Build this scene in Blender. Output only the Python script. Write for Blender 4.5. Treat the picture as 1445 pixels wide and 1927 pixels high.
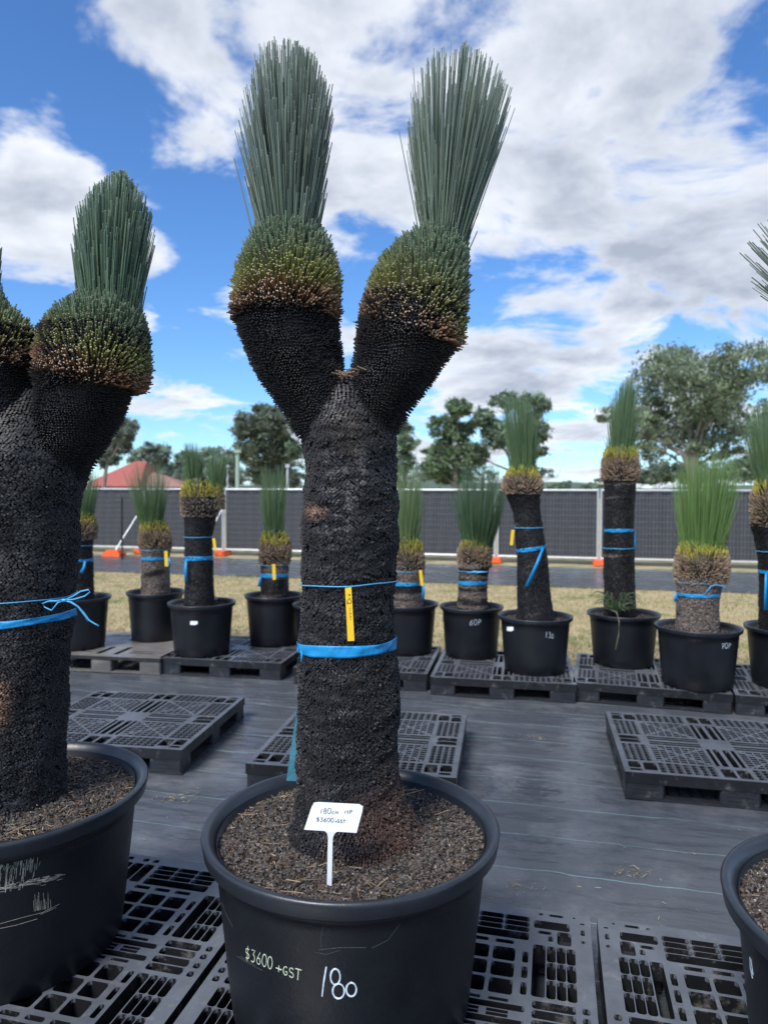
import bpy, math, random
import numpy as np
from mathutils import Vector, Matrix, noise as mnoise
C = bpy.context.scene
for o in list(bpy.data.objects): bpy.data.objects.remove(o)
RNG = np.random.default_rng(7); random.seed(7)
PI = math.pi
# ------------------------------------------------------------------ camera
FPX = 1336.0; CX = 722.5; CY = 963.5; CAMH = 1.65
cam_d = bpy.data.cameras.new('camera'); cam = bpy.data.objects.new('camera', cam_d)
C.collection.objects.link(cam); C.camera = cam
cam_d.sensor_fit = 'HORIZONTAL'; cam_d.sensor_width = 36.0; cam_d.lens = 36.0*FPX/1445.0
cam_d.clip_end = 2000; cam_d.clip_start = 0.05
cam_d.dof.use_dof = True; cam_d.dof.focus_distance = 2.12; cam_d.dof.aperture_fstop = 4.2
PITCH = math.atan((963.5-931)/FPX); ROLL = math.radians(0.25)
CM = Matrix.Translation((0,0,CAMH)) @ Matrix.Rotation(PI/2-PITCH,4,'X') @ Matrix.Rotation(ROLL,4,'Z')
cam.matrix_world = CM
CR = CM.to_3x3(); CAMP = Vector((0,0,CAMH))
def ray(px,py): return CR @ Vector(((px-CX)/FPX, -(py-CY)/FPX, -1.0))
def P(px,py,Y):
    d = ray(px,py); return CAMP + d*(Y/d.y)
def PG(px,py,z):
    d = ray(px,py); return CAMP + d*((z-CAMH)/d.z)
# ------------------------------------------------------------------ world
SUN_EL, SUN_AZ = math.radians(50), math.radians(215)   # azimuth clockwise from +Y
W = bpy.data.worlds.new('World'); C.world = W; W.use_nodes = True
nt = W.node_tree; nt.nodes.clear()
def N(t, **k):
    n = nt.nodes.new(t)
    for a,b in k.items(): setattr(n,a,b)
    return n
def L(a,b): nt.links.new(a,b)
def mth(op,a,b=None,c=None,clamp=False):
    n = N('ShaderNodeMath', operation=op, use_clamp=clamp)
    for i,v in enumerate((a,b,c)):
        if v is None: continue
        if isinstance(v,(int,float)): n.inputs[i].default_value = v
        else: L(v, n.inputs[i])
    return n.outputs[0]
out = N('ShaderNodeOutputWorld'); bg = N('ShaderNodeBackground'); L(bg.outputs[0], out.inputs[0])
bg.inputs[1].default_value = 0.10
sky = N('ShaderNodeTexSky', sky_type='NISHITA', sun_disc=False)
sky.sun_elevation = SUN_EL; sky.sun_rotation = SUN_AZ; sky.air_density = 1.0; sky.dust_density = 0.0; sky.ozone_density = 1.2
hs = N('ShaderNodeHueSaturation'); hs.inputs['Saturation'].default_value = 1.03; hs.inputs['Value'].default_value = 1.0
tv = N('ShaderNodeVectorMath', operation='MULTIPLY'); L(sky.outputs[0], tv.inputs[0]); tv.inputs[1].default_value = (.68,.98,1.36)
L(tv.outputs[0], hs.inputs['Color'])
tc = N('ShaderNodeTexCoord'); sx = N('ShaderNodeSeparateXYZ'); L(tc.outputs['Generated'], sx.inputs[0])
zc = mth('ADD', mth('MAXIMUM', sx.outputs[2], 0.0), 0.17)
cx_ = mth('DIVIDE', sx.outputs[0], zc); cy_ = mth('DIVIDE', sx.outputs[1], zc)
cb = N('ShaderNodeCombineXYZ'); L(cx_, cb.inputs[0]); L(cy_, cb.inputs[1]); cb.inputs[2].default_value = 3.7
def nz(scale, det, rough, dist=0.0, off=(0,0,0), vec=None):
    m = N('ShaderNodeMapping'); m.inputs['Location'].default_value = off; L(vec or cb.outputs[0], m.inputs[0])
    n = N('ShaderNodeTexNoise'); n.inputs['Scale'].default_value = scale; n.inputs['Detail'].default_value = det
    n.inputs['Roughness'].default_value = rough; n.inputs['Distortion'].default_value = dist
    L(m.outputs[0], n.inputs['Vector']); return n.outputs[0]
n1 = nz(2.3, 10, 0.60, 0.35)
dens = mth('MULTIPLY_ADD', n1, 4.2, -1.93)
# broad cloud banks and clear gaps, each a direction, an angular radius and a weight
BL = [(110,120,330,-.62),(60,60,240,-.25),(330,440,210,-.75),(255,260,90,-.35),(445,215,75,-.42),(560,420,90,-.30),(345,560,130,-.15),
      (70,350,210,.62),(320,80,150,.62),(430,330,75,.28),(310,300,70,.22),(640,40,200,.25),(900,100,420,.30),(1200,350,520,.30),(1000,520,300,.20),
      (655,375,75,-.62),(1255,600,85,-.50),(1440,285,60,-.30),(1400,150,300,.42),(445,120,55,-.35),(1150,690,130,-.05),
      (250,690,260,.12),(320,760,110,.10),(420,760,180,-.20),(1080,790,300,.20),(600,800,240,.12),(1150,560,300,.15),(300,800,200,.12),(850,700,300,.2),(1300,800,200,.15),(250,620,170,.18)]
wn = N('ShaderNodeTexNoise'); wn.inputs['Scale'].default_value = 5.; wn.inputs['Detail'].default_value = 5; L(tc.outputs['Generated'], wn.inputs['Vector'])
wv = N('ShaderNodeVectorMath', operation='SUBTRACT'); L(wn.outputs['Color'], wv.inputs[0]); wv.inputs[1].default_value = (.5,.5,.5)
ws = N('ShaderNodeVectorMath', operation='SCALE'); L(wv.outputs[0], ws.inputs[0]); ws.inputs['Scale'].default_value = .30
wa = N('ShaderNodeVectorMath', operation='ADD'); L(ws.outputs[0], wa.inputs[0]); L(tc.outputs['Generated'], wa.inputs[1])
for (bx,by,br,w) in BL:
    d = ray(bx,by).normalized()
    vd = N('ShaderNodeVectorMath', operation='DISTANCE'); L(wa.outputs[0], vd.inputs[0]); vd.inputs[1].default_value = d
    mr = N('ShaderNodeMapRange', interpolation_type='SMOOTHSTEP'); L(vd.outputs['Value'], mr.inputs[0])
    mr.inputs[1].default_value = 0; mr.inputs[2].default_value = br/FPX*1.0; mr.inputs[3].default_value = w; mr.inputs[4].default_value = 0
    dens = mth('ADD', dens, mr.outputs[0])
cov = N('ShaderNodeMapRange', interpolation_type='SMOOTHSTEP'); L(dens, cov.inputs[0])
cov.inputs[1].default_value = 0.03; cov.inputs[2].default_value = 0.62
n2 = nz(1.5, 6, 0.55, 0.2, (5.3,1.2,0)); n3 = nz(3.4, 5, 0.6, 0.3, (1.1,7.7,2))
shade = mth('MULTIPLY_ADD', n3, 1.5, mth('MULTIPLY_ADD', n2, 1.5, mth('MULTIPLY_ADD', dens, 0.62, -1.30)))
cr = N('ShaderNodeValToRGB'); L(mth('MULTIPLY_ADD', shade, 0.62, 0.10), cr.inputs[0])
e = cr.color_ramp.elements; e[0].position = 0.12; e[0].color = (8.0,8.15,8.4,1); e[1].position = 0.85; e[1].color = (3.3,3.7,4.5,1)
m_ = cr.color_ramp.elements.new(0.45); m_.color = (5.9,6.25,6.9,1)
mx = N('ShaderNodeMix', data_type='RGBA'); L(mth('MULTIPLY', cov.outputs[0], 0.97), mx.inputs[0]); L(hs.outputs[0], mx.inputs[6]); L(cr.outputs[0], mx.inputs[7])
L(mx.outputs[2], bg.inputs[0])
# ------------------------------------------------------------------ sun (behind thin cloud)
sl = bpy.data.lights.new('sun','SUN'); sl.energy = 3.4; sl.angle = math.radians(22); sl.color = (1,.95,.88)
so = bpy.data.objects.new('sun', sl); C.collection.objects.link(so)
sd = Vector((math.sin(SUN_AZ)*math.cos(SUN_EL), math.cos(SUN_AZ)*math.cos(SUN_EL), math.sin(SUN_EL)))
so.rotation_euler = sd.to_track_quat('Z','Y').to_euler()
C.view_settings.view_transform = 'Standard'; C.view_settings.look = 'None'; C.view_settings.exposure = 0.48; C.view_settings.gamma = 1
C.view_settings.use_curve_mapping = False
C.cycles.max_bounces = 6; C.cycles.diffuse_bounces = 3; C.cycles.glossy_bounces = 3; C.cycles.transparent_max_bounces = 8

# ------------------------------------------------------------------ materials
def material(name, col=(.5,.5,.5), rough=.6, attr=False, vary=.0, vscale=8., bump=0., bscale=40., spec=.5, metallic=0., coat=0., col2=None, c2scale=3., c2lo=.5, c2hi=.6, rvar=0.0, stretch=None, trans=0.):
    m = bpy.data.materials.new(name); m.use_nodes = True; t = m.node_tree; b = t.nodes['Principled BSDF']
    b.inputs['Roughness'].default_value = rough; b.inputs['Specular IOR Level'].default_value = spec; b.inputs['Metallic'].default_value = metallic
    b.inputs['Coat Weight'].default_value = coat
    tcn = t.nodes.new('ShaderNodeTexCoord'); vec = tcn.outputs['Object']
    if stretch:
        mp = t.nodes.new('ShaderNodeMapping'); mp.inputs['Scale'].default_value = stretch; t.links.new(vec, mp.inputs[0]); vec = mp.outputs[0]
    def noise(sc, det=5, ro=.6):
        n = t.nodes.new('ShaderNodeTexNoise'); n.inputs['Scale'].default_value = sc; n.inputs['Detail'].default_value = det; n.inputs['Roughness'].default_value = ro
        t.links.new(vec, n.inputs['Vector']); return n.outputs[0]
    if attr:
        a = t.nodes.new('ShaderNodeAttribute'); a.attribute_name = 'Col'; c = a.outputs['Color']
    else:
        a = t.nodes.new('ShaderNodeRGB'); a.outputs[0].default_value = (*col,1); c = a.outputs[0]
    if col2:
        mr = t.nodes.new('ShaderNodeMapRange'); t.links.new(noise(c2scale,8,.7), mr.inputs[0]); mr.inputs[1].default_value = c2lo; mr.inputs[2].default_value = c2hi
        x = t.nodes.new('ShaderNodeMix'); x.data_type='RGBA'; t.links.new(mr.outputs[0], x.inputs[0]); t.links.new(c, x.inputs[6]); x.inputs[7].default_value = (*col2,1); c = x.outputs[2]
    if vary:
        mr = t.nodes.new('ShaderNodeMapRange'); t.links.new(noise(vscale), mr.inputs[0]); mr.inputs[1].default_value=.25; mr.inputs[2].default_value=.75
        mr.inputs[3].default_value = 1-vary; mr.inputs[4].default_value = 1+vary
        x = t.nodes.new('ShaderNodeVectorMath'); x.operation='SCALE'; t.links.new(c, x.inputs[0]); t.links.new(mr.outputs[0], x.inputs['Scale']); c = x.outputs[0]
    t.links.new(c, b.inputs['Base Color'])
    if rvar:
        mr = t.nodes.new('ShaderNodeMapRange'); t.links.new(noise(vscale*.6+1), mr.inputs[0]); mr.inputs[1].default_value=.3; mr.inputs[2].default_value=.7
        mr.inputs[3].default_value = rough-rvar; mr.inputs[4].default_value = rough+rvar; t.links.new(mr.outputs[0], b.inputs['Roughness'])
    if bump:
        bn = t.nodes.new('ShaderNodeBump'); bn.inputs['Strength'].default_value = bump; bn.inputs['Distance'].default_value = .01
        t.links.new(noise(bscale), bn.inputs['Height']); t.links.new(bn.outputs[0], b.inputs['Normal'])
    if trans:
        tr = t.nodes.new('ShaderNodeBsdfTranslucent'); t.links.new(c, tr.inputs[0]); ms = t.nodes.new('ShaderNodeMixShader'); ms.inputs[0].default_value = trans
        t.links.new(b.outputs[0], ms.inputs[1]); t.links.new(tr.outputs[0], ms.inputs[2]); t.links.new(ms.outputs[0], t.nodes['Material Output'].inputs[0])
    return m
M = {}
M['char'] = material('charred_bark', rough=.6, attr=True, vary=.25, vscale=30, spec=.5)
M['leaf'] = material('needle_leaf', rough=.5, attr=True, vary=.12, vscale=20, spec=.35)
M['pot'] = material('black_pot_plastic', (.0065,.0082,.0115), .42, vary=.5, vscale=3.5, bump=.14, bscale=70, spec=.5, rvar=.12, col2=(.09,.085,.075), c2scale=42, c2lo=.665, c2hi=.78)
M['rim'] = material('pot_rim_plastic', (.017,.021,.028), .36, vary=.3, vscale=9, bump=.08, bscale=60, spec=.6, rvar=.1, col2=(.07,.07,.07), c2scale=30, c2lo=.68, c2hi=.8)
M['pallet_top'] = material('worn_pallet_painted_shade', rough=.36, attr=True, vary=.3, vscale=9, bump=.12, bscale=120, rvar=.1, col2=(.19,.19,.185), c2scale=16, c2lo=.56, c2hi=.78)  # mottling is wear; the vertex colour holds painted sky light and shade
M['pallet'] = material('pallet_plastic', (.022,.025,.031), .38, vary=.35, vscale=9, bump=.15, bscale=120, spec=.5, rvar=.12, col2=(.12,.115,.105), c2scale=14, c2lo=.56, c2hi=.74)
M['pallet2'] = material('grey_pallet_plastic', (.11,.105,.1), .6, vary=.3, vscale=6, col2=(.2,.18,.15), c2scale=4, c2lo=.5, c2hi=.7)
M['soil'] = material('potting_mix', rough=.85, attr=True, vary=.3, vscale=60, spec=.25)
M['tape'] = material('blue_tape', (.012,.30,.66), .42, vary=.12, vscale=30, bump=.5, bscale=45, trans=.15, stretch=(1,1,.35))
M['tapetail'] = material('faded_blue_tape', (.07,.27,.36), .5, vary=.12, vscale=30, bump=.4, bscale=45, trans=.15)
M['twine'] = material('blue_twine', (.06,.36,.66), .5, vary=.2, vscale=80)
M['yellow'] = material('yellow_tag', (.86,.55,.02), .5, vary=.06, vscale=30)
M['white'] = material('white_plastic', (.78,.82,.86), .4, vary=.03, vscale=20)
M['ink'] = material('black_ink', (.02,.02,.03), .6)
M['paint'] = material('white_marker', (.62,.72,.80), .5, vary=.35, vscale=70)
M['paint2'] = material('pale_green_marker', (.55,.62,.45), .5, vary=.2, vscale=60)
M['scuff'] = material('scuffed_plastic', (.34,.32,.26), .8, vary=.5, vscale=60)
M['steel'] = material('galvanised_steel', (.55,.58,.6), .4, vary=.1, vscale=8, metallic=.4)
M['shade'] = material('shade_cloth', (.05,.053,.06), .8, vary=.2, vscale=14, stretch=(.15,.15,3.))
M['wire'] = material('fence_wire', (.2,.21,.22), .5, metallic=.3)
M['orange'] = material('orange_plastic', (.85,.13,.03), .5, vary=.15, vscale=10)
M['foliage'] = material('gum_leaf', rough=.55, attr=True, vary=.2, vscale=2, trans=.4)
M['wood'] = material('gum_bark', (.16,.14,.12), .8, vary=.35, vscale=3)
M['roof'] = material('red_roof_tile', (.36,.105,.085), .8, vary=.15, vscale=3, bump=.4, bscale=6)
M['brick'] = material('pale_brick', (.35,.27,.2), .9, vary=.15, vscale=4)
M['glass'] = material('window_glass', (.03,.04,.05), .1)
M['pole'] = material('pole_green', (.32,.42,.34), .5, vary=.1)
M['blade'] = material('dry_grass', rough=.8, attr=True, trans=.2)
M['hill'] = material('far_hill', (.085,.12,.085), .95, vary=.3, vscale=.05)

# ------------------------------------------------------------------ mesh helpers
def setprops(o, label=None, cat=None, group=None, kind=None):
    if label: o['label'] = label
    if cat: o['category'] = cat
    if group: o['group'] = group
    if kind: o['kind'] = kind
    return o
def obj(name, me, parent=None, mats=()):
    o = bpy.data.objects.new(name, me)
    for m in mats:
        if m.name not in [x.name for x in me.materials if x]: me.materials.append(m)
    C.collection.objects.link(o)
    if parent:
        o.parent = parent
        if parent.type == 'EMPTY': o.matrix_parent_inverse = Matrix.Translation(-parent.location)   # mesh written in world coordinates
    return o
def empty(name, loc, label, cat, group=None):
    o = bpy.data.objects.new(name, None); C.collection.objects.link(o); o.location = loc; o.empty_display_size = .2
    return setprops(o, label, cat, group)
class MB:
    def __init__(s): s.V=[]; s.F=[]; s.Cc=[]; s.n=0; s.poly=[]
    def add(s, V, F, col=None):
        V = np.asarray(V,float).reshape(-1,3)
        if len(F): s.F.append(np.asarray(F,int)+s.n)
        s.V.append(V); c = np.zeros((len(V),3)) if col is None else np.broadcast_to(np.asarray(col,float),(len(V),3)); s.Cc.append(c); s.n += len(V)
    def addpoly(s, V, polys, col=None):
        n = s.n; s.add(V, [], col); s.poly += [[i+n for i in p] for p in polys]
    def box(s, x0,x1,y0,y1,z0,z1, T=None, col=None):
        V = np.array([(x,y,z) for z in (z0,z1) for y in (y0,y1) for x in (x0,x1)],float)
        if T is not None: V = V@T[0].T + T[1]
        s.add(V, [(0,2,3,1),(4,5,7,6),(0,1,5,4),(2,6,7,3),(0,4,6,2),(1,3,7,5)], col)
    def tube(s, pts, r, n=8, col=None, closed=False, flat=None):
        pts = np.asarray(pts,float); k = len(pts); r = np.broadcast_to(np.asarray(r,float),(k,))
        t = np.gradient(pts,axis=0) if not closed else np.roll(pts,-1,0)-np.roll(pts,1,0)
        t /= np.linalg.norm(t,axis=1)[:,None]+1e-12
        ref = np.array([0,0,1.]) if abs(t[:,2]).mean()<.8 else np.array([0,1.,0])
        u = np.cross(t,ref); u /= np.linalg.norm(u,axis=1)[:,None]+1e-12; w = np.cross(t,u)
        a = np.arange(n)/n*2*PI
        V = pts[:,None]+ (u[:,None]*np.cos(a)[None,:,None] + w[:,None]*np.sin(a)[None,:,None])*r[:,None,None]
        F = []
        for i in range(k if closed else k-1):
            j=(i+1)%k
            for q in range(n): F.append((i*n+q, i*n+(q+1)%n, j*n+(q+1)%n, j*n+q))
        n0 = s.n; s.add(V.reshape(-1,3), F, col)
        if not closed: s.poly += [[n0+q for q in range(n)][::-1], [n0+(k-1)*n+q for q in range(n)]]
    def lathe(s, prof, cx, cy, n=64, col=None, wob=0):
        prof = np.asarray(prof,float); a = np.arange(n)/n*2*PI; k=len(prof)
        V = np.zeros((k,n,3)); rr = prof[:,0][:,None]*(1+wob*np.sin(2*a+1)[None,:])
        V[:,:,0] = cx+rr*np.cos(a); V[:,:,1] = cy+rr*np.sin(a); V[:,:,2] = prof[:,1][:,None]
        F = [(i*n+q, i*n+(q+1)%n, (i+1)*n+(q+1)%n, (i+1)*n+q) for i in range(k-1) for q in range(n)]
        s.add(V.reshape(-1,3), F, col)
    def build(s, name, mat, parent=None, smooth=False):
        if not s.V: print('EMPTY MESH', name); return bpy.data.objects.new(name, None)
        V = np.concatenate(s.V); F = np.concatenate(s.F) if s.F else np.zeros((0,4),int); col = np.concatenate(s.Cc)
        me = bpy.data.meshes.new(name)
        nq = len(F); pl = [len(p) for p in s.poly]; tot = nq*4+sum(pl)
        me.vertices.add(len(V)); me.vertices.foreach_set('co', V.astype(np.float32).ravel())
        li = np.concatenate([F.ravel()]+[np.array(p) for p in s.poly]).astype(np.int32)
        me.loops.add(tot); me.loops.foreach_set('vertex_index', li)
        me.polygons.add(nq+len(pl)); st = np.concatenate([np.arange(nq)*4, nq*4+np.concatenate([[0],np.cumsum(pl)[:-1]]) if pl else []]).astype(np.int32)
        me.polygons.foreach_set('loop_start', st); me.polygons.foreach_set('loop_total', np.concatenate([np.full(nq,4),np.array(pl,int)]).astype(np.int32))
        if col.any():
            at = me.color_attributes.new('Col','FLOAT_COLOR','POINT'); at.data.foreach_set('color', np.c_[col,np.ones(len(col))].astype(np.float32).ravel())
        me.update(calc_edges=True); me.validate()
        me.polygons.foreach_set('use_smooth', np.full(len(me.polygons),bool(smooth)))
        return obj(name, me, parent, [mat])
def norm(a): return a/(np.linalg.norm(a,axis=-1,keepdims=True)+1e-12)
PF = np.array([(0,1,5,4),(1,2,6,5),(2,3,7,6),(3,0,4,7),(4,5,9,8),(5,6,10,9),(6,7,11,10),(7,4,8,11),(8,9,10,11)])
def prisms(mb, A, B, ha, hb, taper=1., cA=(0,0,0), cB=(0,0,0), cCap=None, cap=.003, ref=None, dia=False):
    """N four sided rods from A to B; colours run from cA to cB, the cut end takes cCap"""
    n=len(A); d=B-A; Ln=np.linalg.norm(d,axis=1,keepdims=True); d=d/(Ln+1e-12)
    if ref is None: ref = RNG.normal(size=(n,3))
    u=norm(np.cross(d,ref)); w=np.cross(d,u)
    ha=np.broadcast_to(np.asarray(ha,float).reshape(-1,1),(n,1)); hb=np.broadcast_to(np.asarray(hb,float).reshape(-1,1),(n,1))
    V=np.zeros((n,12,3)); B2 = B-d*np.minimum(cap,Ln*.3)
    for q,(a,b) in enumerate(((1,0),(0,1),(-1,0),(0,-1)) if dia else ((1,1),(-1,1),(-1,-1),(1,-1))):
        V[:,q]=A+u*ha*a+w*hb*b; V[:,4+q]=B2+(u*ha*a+w*hb*b)*taper; V[:,8+q]=B+(u*ha*a+w*hb*b)*taper
    F=(PF[None]+np.arange(n)[:,None,None]*12).reshape(-1,4)
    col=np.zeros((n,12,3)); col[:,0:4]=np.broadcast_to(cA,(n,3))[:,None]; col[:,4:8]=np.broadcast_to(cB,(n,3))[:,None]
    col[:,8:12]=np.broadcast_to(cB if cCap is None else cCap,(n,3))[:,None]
    mb.add(V.reshape(-1,3),F,col.reshape(-1,3))
def vnoise(p, s, seed=0.):
    p=np.asarray(p)*s; o=Vector((seed,seed*1.7,seed*.3))
    return np.array([mnoise.noise(Vector(q)+o) for q in p.reshape(-1,3)]).reshape(p.shape[:-1])
def vfast(p, s, seed=0):
    r=np.random.default_rng(seed); p=np.asarray(p)*s; out=np.zeros(p.shape[:-1])
    for k in range(9):
        d=r.normal(size=3); f=1+k*.35; out+=np.sin(p@d*f*2+r.uniform(0,6.28))/(1+.35*k)
    return out/3

# ------------------------------------------------------------------ ground
TH = math.radians(13.5); UX=Vector((math.cos(TH),-math.sin(TH),0)); UY=Vector((math.sin(TH),math.cos(TH),0))
def LW(u,v,z=0): p=UX*u+UY*v; return Vector((p.x,p.y,z))
def sheet(name, u0,u1,v0,v1,z,mat,nu=1,nv=1,kind='structure',amp=0.):
    us=np.linspace(u0,u1,nu+1); vs=np.linspace(v0,v1,nv+1); U,Vv=np.meshgrid(us,vs)
    Z=np.full(U.shape,z)
    if amp:
        pp=np.stack([U*.6,Vv*2.2,0*U],-1); n=vfast(pp,1.1,3)*.5+vfast(pp,3.1,4)*.3+vfast(np.stack([U*.8,Vv*4,0*U],-1),3.,5)*.35
        Z=Z+np.maximum(n*amp,-.003)
    X=U*UX.x+Vv*UY.x; Y=U*UX.y+Vv*UY.y
    mb=MB(); F=[(j*(nu+1)+i, j*(nu+1)+i+1,(j+1)*(nu+1)+i+1,(j+1)*(nu+1)+i) for j in range(nv) for i in range(nu)]
    mb.add(np.stack([X,Y,Z],-1).reshape(-1,3),F); o=mb.build(name,mat,smooth=nu>1); return setprops(o,kind=kind)
mg = material('lawn', (.38,.31,.17), .95, vary=.22, vscale=3.5, bump=.6, bscale=60, col2=(.17,.19,.06), c2scale=1.6, c2lo=.5, c2hi=.62)
sheet('ground',-400,400,-20,700,-.008,mg)
# weed mat: dark woven plastic with teal marker threads, wrinkles and dust
mm = bpy.data.materials.new('weed_mat'); mm.use_nodes=True; t=mm.node_tree; b=t.nodes['Principled BSDF']
tcn=t.nodes.new('ShaderNodeTexCoord'); mp=t.nodes.new('ShaderNodeMapping'); mp.inputs['Rotation'].default_value=(0,0,TH); t.links.new(tcn.outputs['Object'],mp.inputs[0])
def tn(sc,det=4,ro=.6,vec=None,st=None):
    v=vec or mp.outputs[0]
    if st:
        q=t.nodes.new('ShaderNodeMapping'); q.inputs['Scale'].default_value=st; t.links.new(v,q.inputs[0]); v=q.outputs[0]
    n=t.nodes.new('ShaderNodeTexNoise'); n.inputs['Scale'].default_value=sc; n.inputs['Detail'].default_value=det; n.inputs['Roughness'].default_value=ro; t.links.new(v,n.inputs['Vector']); return n.outputs[0]
def tm(op,a,b_=None,c=None):
    n=t.nodes.new('ShaderNodeMath'); n.operation=op
    for i,v in enumerate((a,b_,c)):
        if v is None: continue
        if isinstance(v,(int,float)): n.inputs[i].default_value=v
        else: t.links.new(v,n.inputs[i])
    return n.outputs[0]
def tr_(v,a,b_,c=0,d=1):
    n=t.nodes.new('ShaderNodeMapRange'); t.links.new(v,n.inputs[0])
    for i,q in enumerate((a,b_,c,d)): n.inputs[i+1].default_value=q
    return n.outputs[0]
def tmix(f,a,b_):
    n=t.nodes.new('ShaderNodeMix'); n.data_type='RGBA'; t.links.new(f,n.inputs[0])
    for i,q in ((6,a),(7,b_)):
        if isinstance(q,tuple): n.inputs[i].default_value=(*q,1)
        else: t.links.new(q,n.inputs[i])
    return n.outputs[2]
sp=t.nodes.new('ShaderNodeSeparateXYZ'); t.links.new(mp.outputs[0],sp.inputs[0])
wob=tm('MULTIPLY_ADD',tn(1.3,4),.12,sp.outputs[1])
fr=tm('FRACT',tm('DIVIDE',tm('ADD',wob,10.03),.335))
line=tm('LESS_THAN',tm('ABSOLUTE',tm('SUBTRACT',fr,.5)),.0070)
dash=tm('GREATER_THAN',tm('FRACT',tm('MULTIPLY',sp.outputs[0],110.)),.28)
line=tm('MULTIPLY',line,tm('MULTIPLY',dash,tr_(tn(.5,2),.38,.46,.35,1)))
dust=tr_(tn(2.2,8,.7),.50,.80,0,.55)
c=tmix(dust,(.070,.078,.090),(.24,.25,.26))
speck=tr_(tn(38,3,.5),.70,.76,0,.35); c=tmix(speck,c,(.22,.2,.17))
c=tmix(line,c,(.22,.38,.38)); t.links.new(c,b.inputs['Base Color'])
t.links.new(tr_(tn(1.3,6,.65,st=(.5,1.6,1)),.35,.7,.16,.42),b.inputs['Roughness'])
h=tm('ADD',tm('MULTIPLY',tn(3.2,4,.5,st=(.6,1.5,1)),1.2),tm('ADD',tm('MULTIPLY',tn(11,3,.5,st=(.6,1.4,1)),.26),tm('MULTIPLY',tm('POWER',tm('ABSOLUTE',tm('SUBTRACT',tn(4,4,.5,st=(.6,1.4,1)),.5)),.6),-.45)))
bn=t.nodes.new('ShaderNodeBump'); bn.inputs['Strength'].default_value=.5; bn.inputs['Distance'].default_value=.03; t.links.new(h,bn.inputs['Height']); t.links.new(bn.outputs[0],b.inputs['Normal'])
sheet('weed_mat',-7,9,-3,7.08,.004,mm,200,560,amp=.010)
sheet('weed_mat_strip',-26,30,13.15,16.75,.004,mm)
# lawn blades between the two mats
mb=MB(); n=52000; u=RNG.uniform(-12,8.5,n); v=7.1+6.05*RNG.uniform(0,1,n)**1.2
base=np.stack([u*UX.x+v*UY.x,u*UX.y+v*UY.y,np.full(n,-.01)],-1); h_=RNG.uniform(.015,.05,n)
tip=base+np.stack([RNG.normal(0,.02,n),RNG.normal(0,.02,n),h_],-1)
g=(vfast(base,.9,11)+RNG.normal(0,.5,n)>.45)[:,None]; cc=np.where(g,(.22,.24,.09),(.50,.41,.23))*RNG.uniform(.7,1.25,(n,1))
prisms(mb,base,tip,.004,.0015,.4,cc,cc); setprops(mb.build('grass',M['blade']),kind='stuff')
# far hills
mb=MB(); k=160; a=np.linspace(-1.2,1.2,k); hh=8.5+2*np.sin(a*5+1)+1.2*np.sin(a*13)+1.2*np.sin(a*31)+RNG.uniform(0,.8,k)
R0=420; bot=np.stack([R0*np.sin(a),R0*np.cos(a),np.full(k,-2)],-1); top=np.stack([(R0+120)*np.sin(a),(R0+120)*np.cos(a),hh],-1)
mb.add(np.concatenate([bot,top]),[(i,i+1,k+i+1,k+i) for i in range(k-1)]); setprops(mb.build('hills',M['hill']),kind='structure')

# ------------------------------------------------------------------ handwriting strokes (unit cell)
def arc(cx,cy,rx,ry,a0,a1,n=14): return [(cx+rx*math.cos(math.radians(a0+(a1-a0)*i/n)), cy+ry*math.sin(math.radians(a0+(a1-a0)*i/n))) for i in range(n+1)]
GL = {'1':[[(.3,1),(.2,0)]],
 '8':[arc(.3,.76,.19,.24,-90,270),arc(.3,.25,.24,.26,90,450)], '0':[arc(.3,.5,.28,.5,80,440)], 'o':[arc(.3,.32,.26,.33,80,440)],
 '3':[[(.08,.95),(.5,.95),(.28,.6)]+arc(.26,.3,.25,.3,70,-130)], '6':[[(.45,1),(.15,.5)]+arc(.3,.25,.22,.25,160,520)],
 '$':[arc(.3,.7,.22,.2,40,250)+arc(.3,.3,.22,.2,70,-140),[(.32,1.12),(.3,-.12)]], '+':[[(.0,.36),(.6,.36)],[(.3,.66),(.3,.06)]],
 'G':[arc(.32,.5,.27,.48,50,320)+[(.55,.42),(.3,.42)]], 'S':[arc(.3,.74,.22,.23,30,260)+arc(.3,.26,.24,.25,80,-150)],
 'T':[[(0,.95),(.6,1)],[(.3,.97),(.28,0)]], 'M':[[(.02,0),(.1,.9),(.3,.35),(.5,.95),(.58,0)]], 'P':[[(.12,0),(.15,.95)]+arc(.2,.72,.3,.24,90,-90)],
 'c':[arc(.3,.25,.22,.25,50,310)], 'm':[[(.02,0),(.05,.48),(.05,.3),(.17,.48),(.28,.3),(.28,0),(.28,.3),(.42,.48),(.52,.3),(.54,0)]],
 'Q':[arc(.35,.5,.33,.45,-30,330),[(.5,.25),(.75,-.15)]], '7':[[(.05,.95),(.55,.95),(.2,0)],[(.15,.5),(.5,.5)]], '4':[[(.35,1),(.05,.4),(.55,.4)],[(.4,.65),(.38,0)]], ' ':[], '.':[[(.1,.2),(.2,.25)]]}
def strokes(text, p0, adv, up, size=1.0, sizes=None):
    """pixel polylines: p0 start, adv and up are pixel vectors for one advance and the glyph height"""
    res=[]; x=np.array(p0,float); adv=np.array(adv,float); up=np.array(up,float); a1=adv/.72
    for i,ch in enumerate(text):
        s=sizes[i] if sizes else 1.
        for st in GL[ch]: res.append([tuple(x+a1*px*s+up*py*s) for px,py in st])
        x=x+adv*s
    return res
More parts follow.
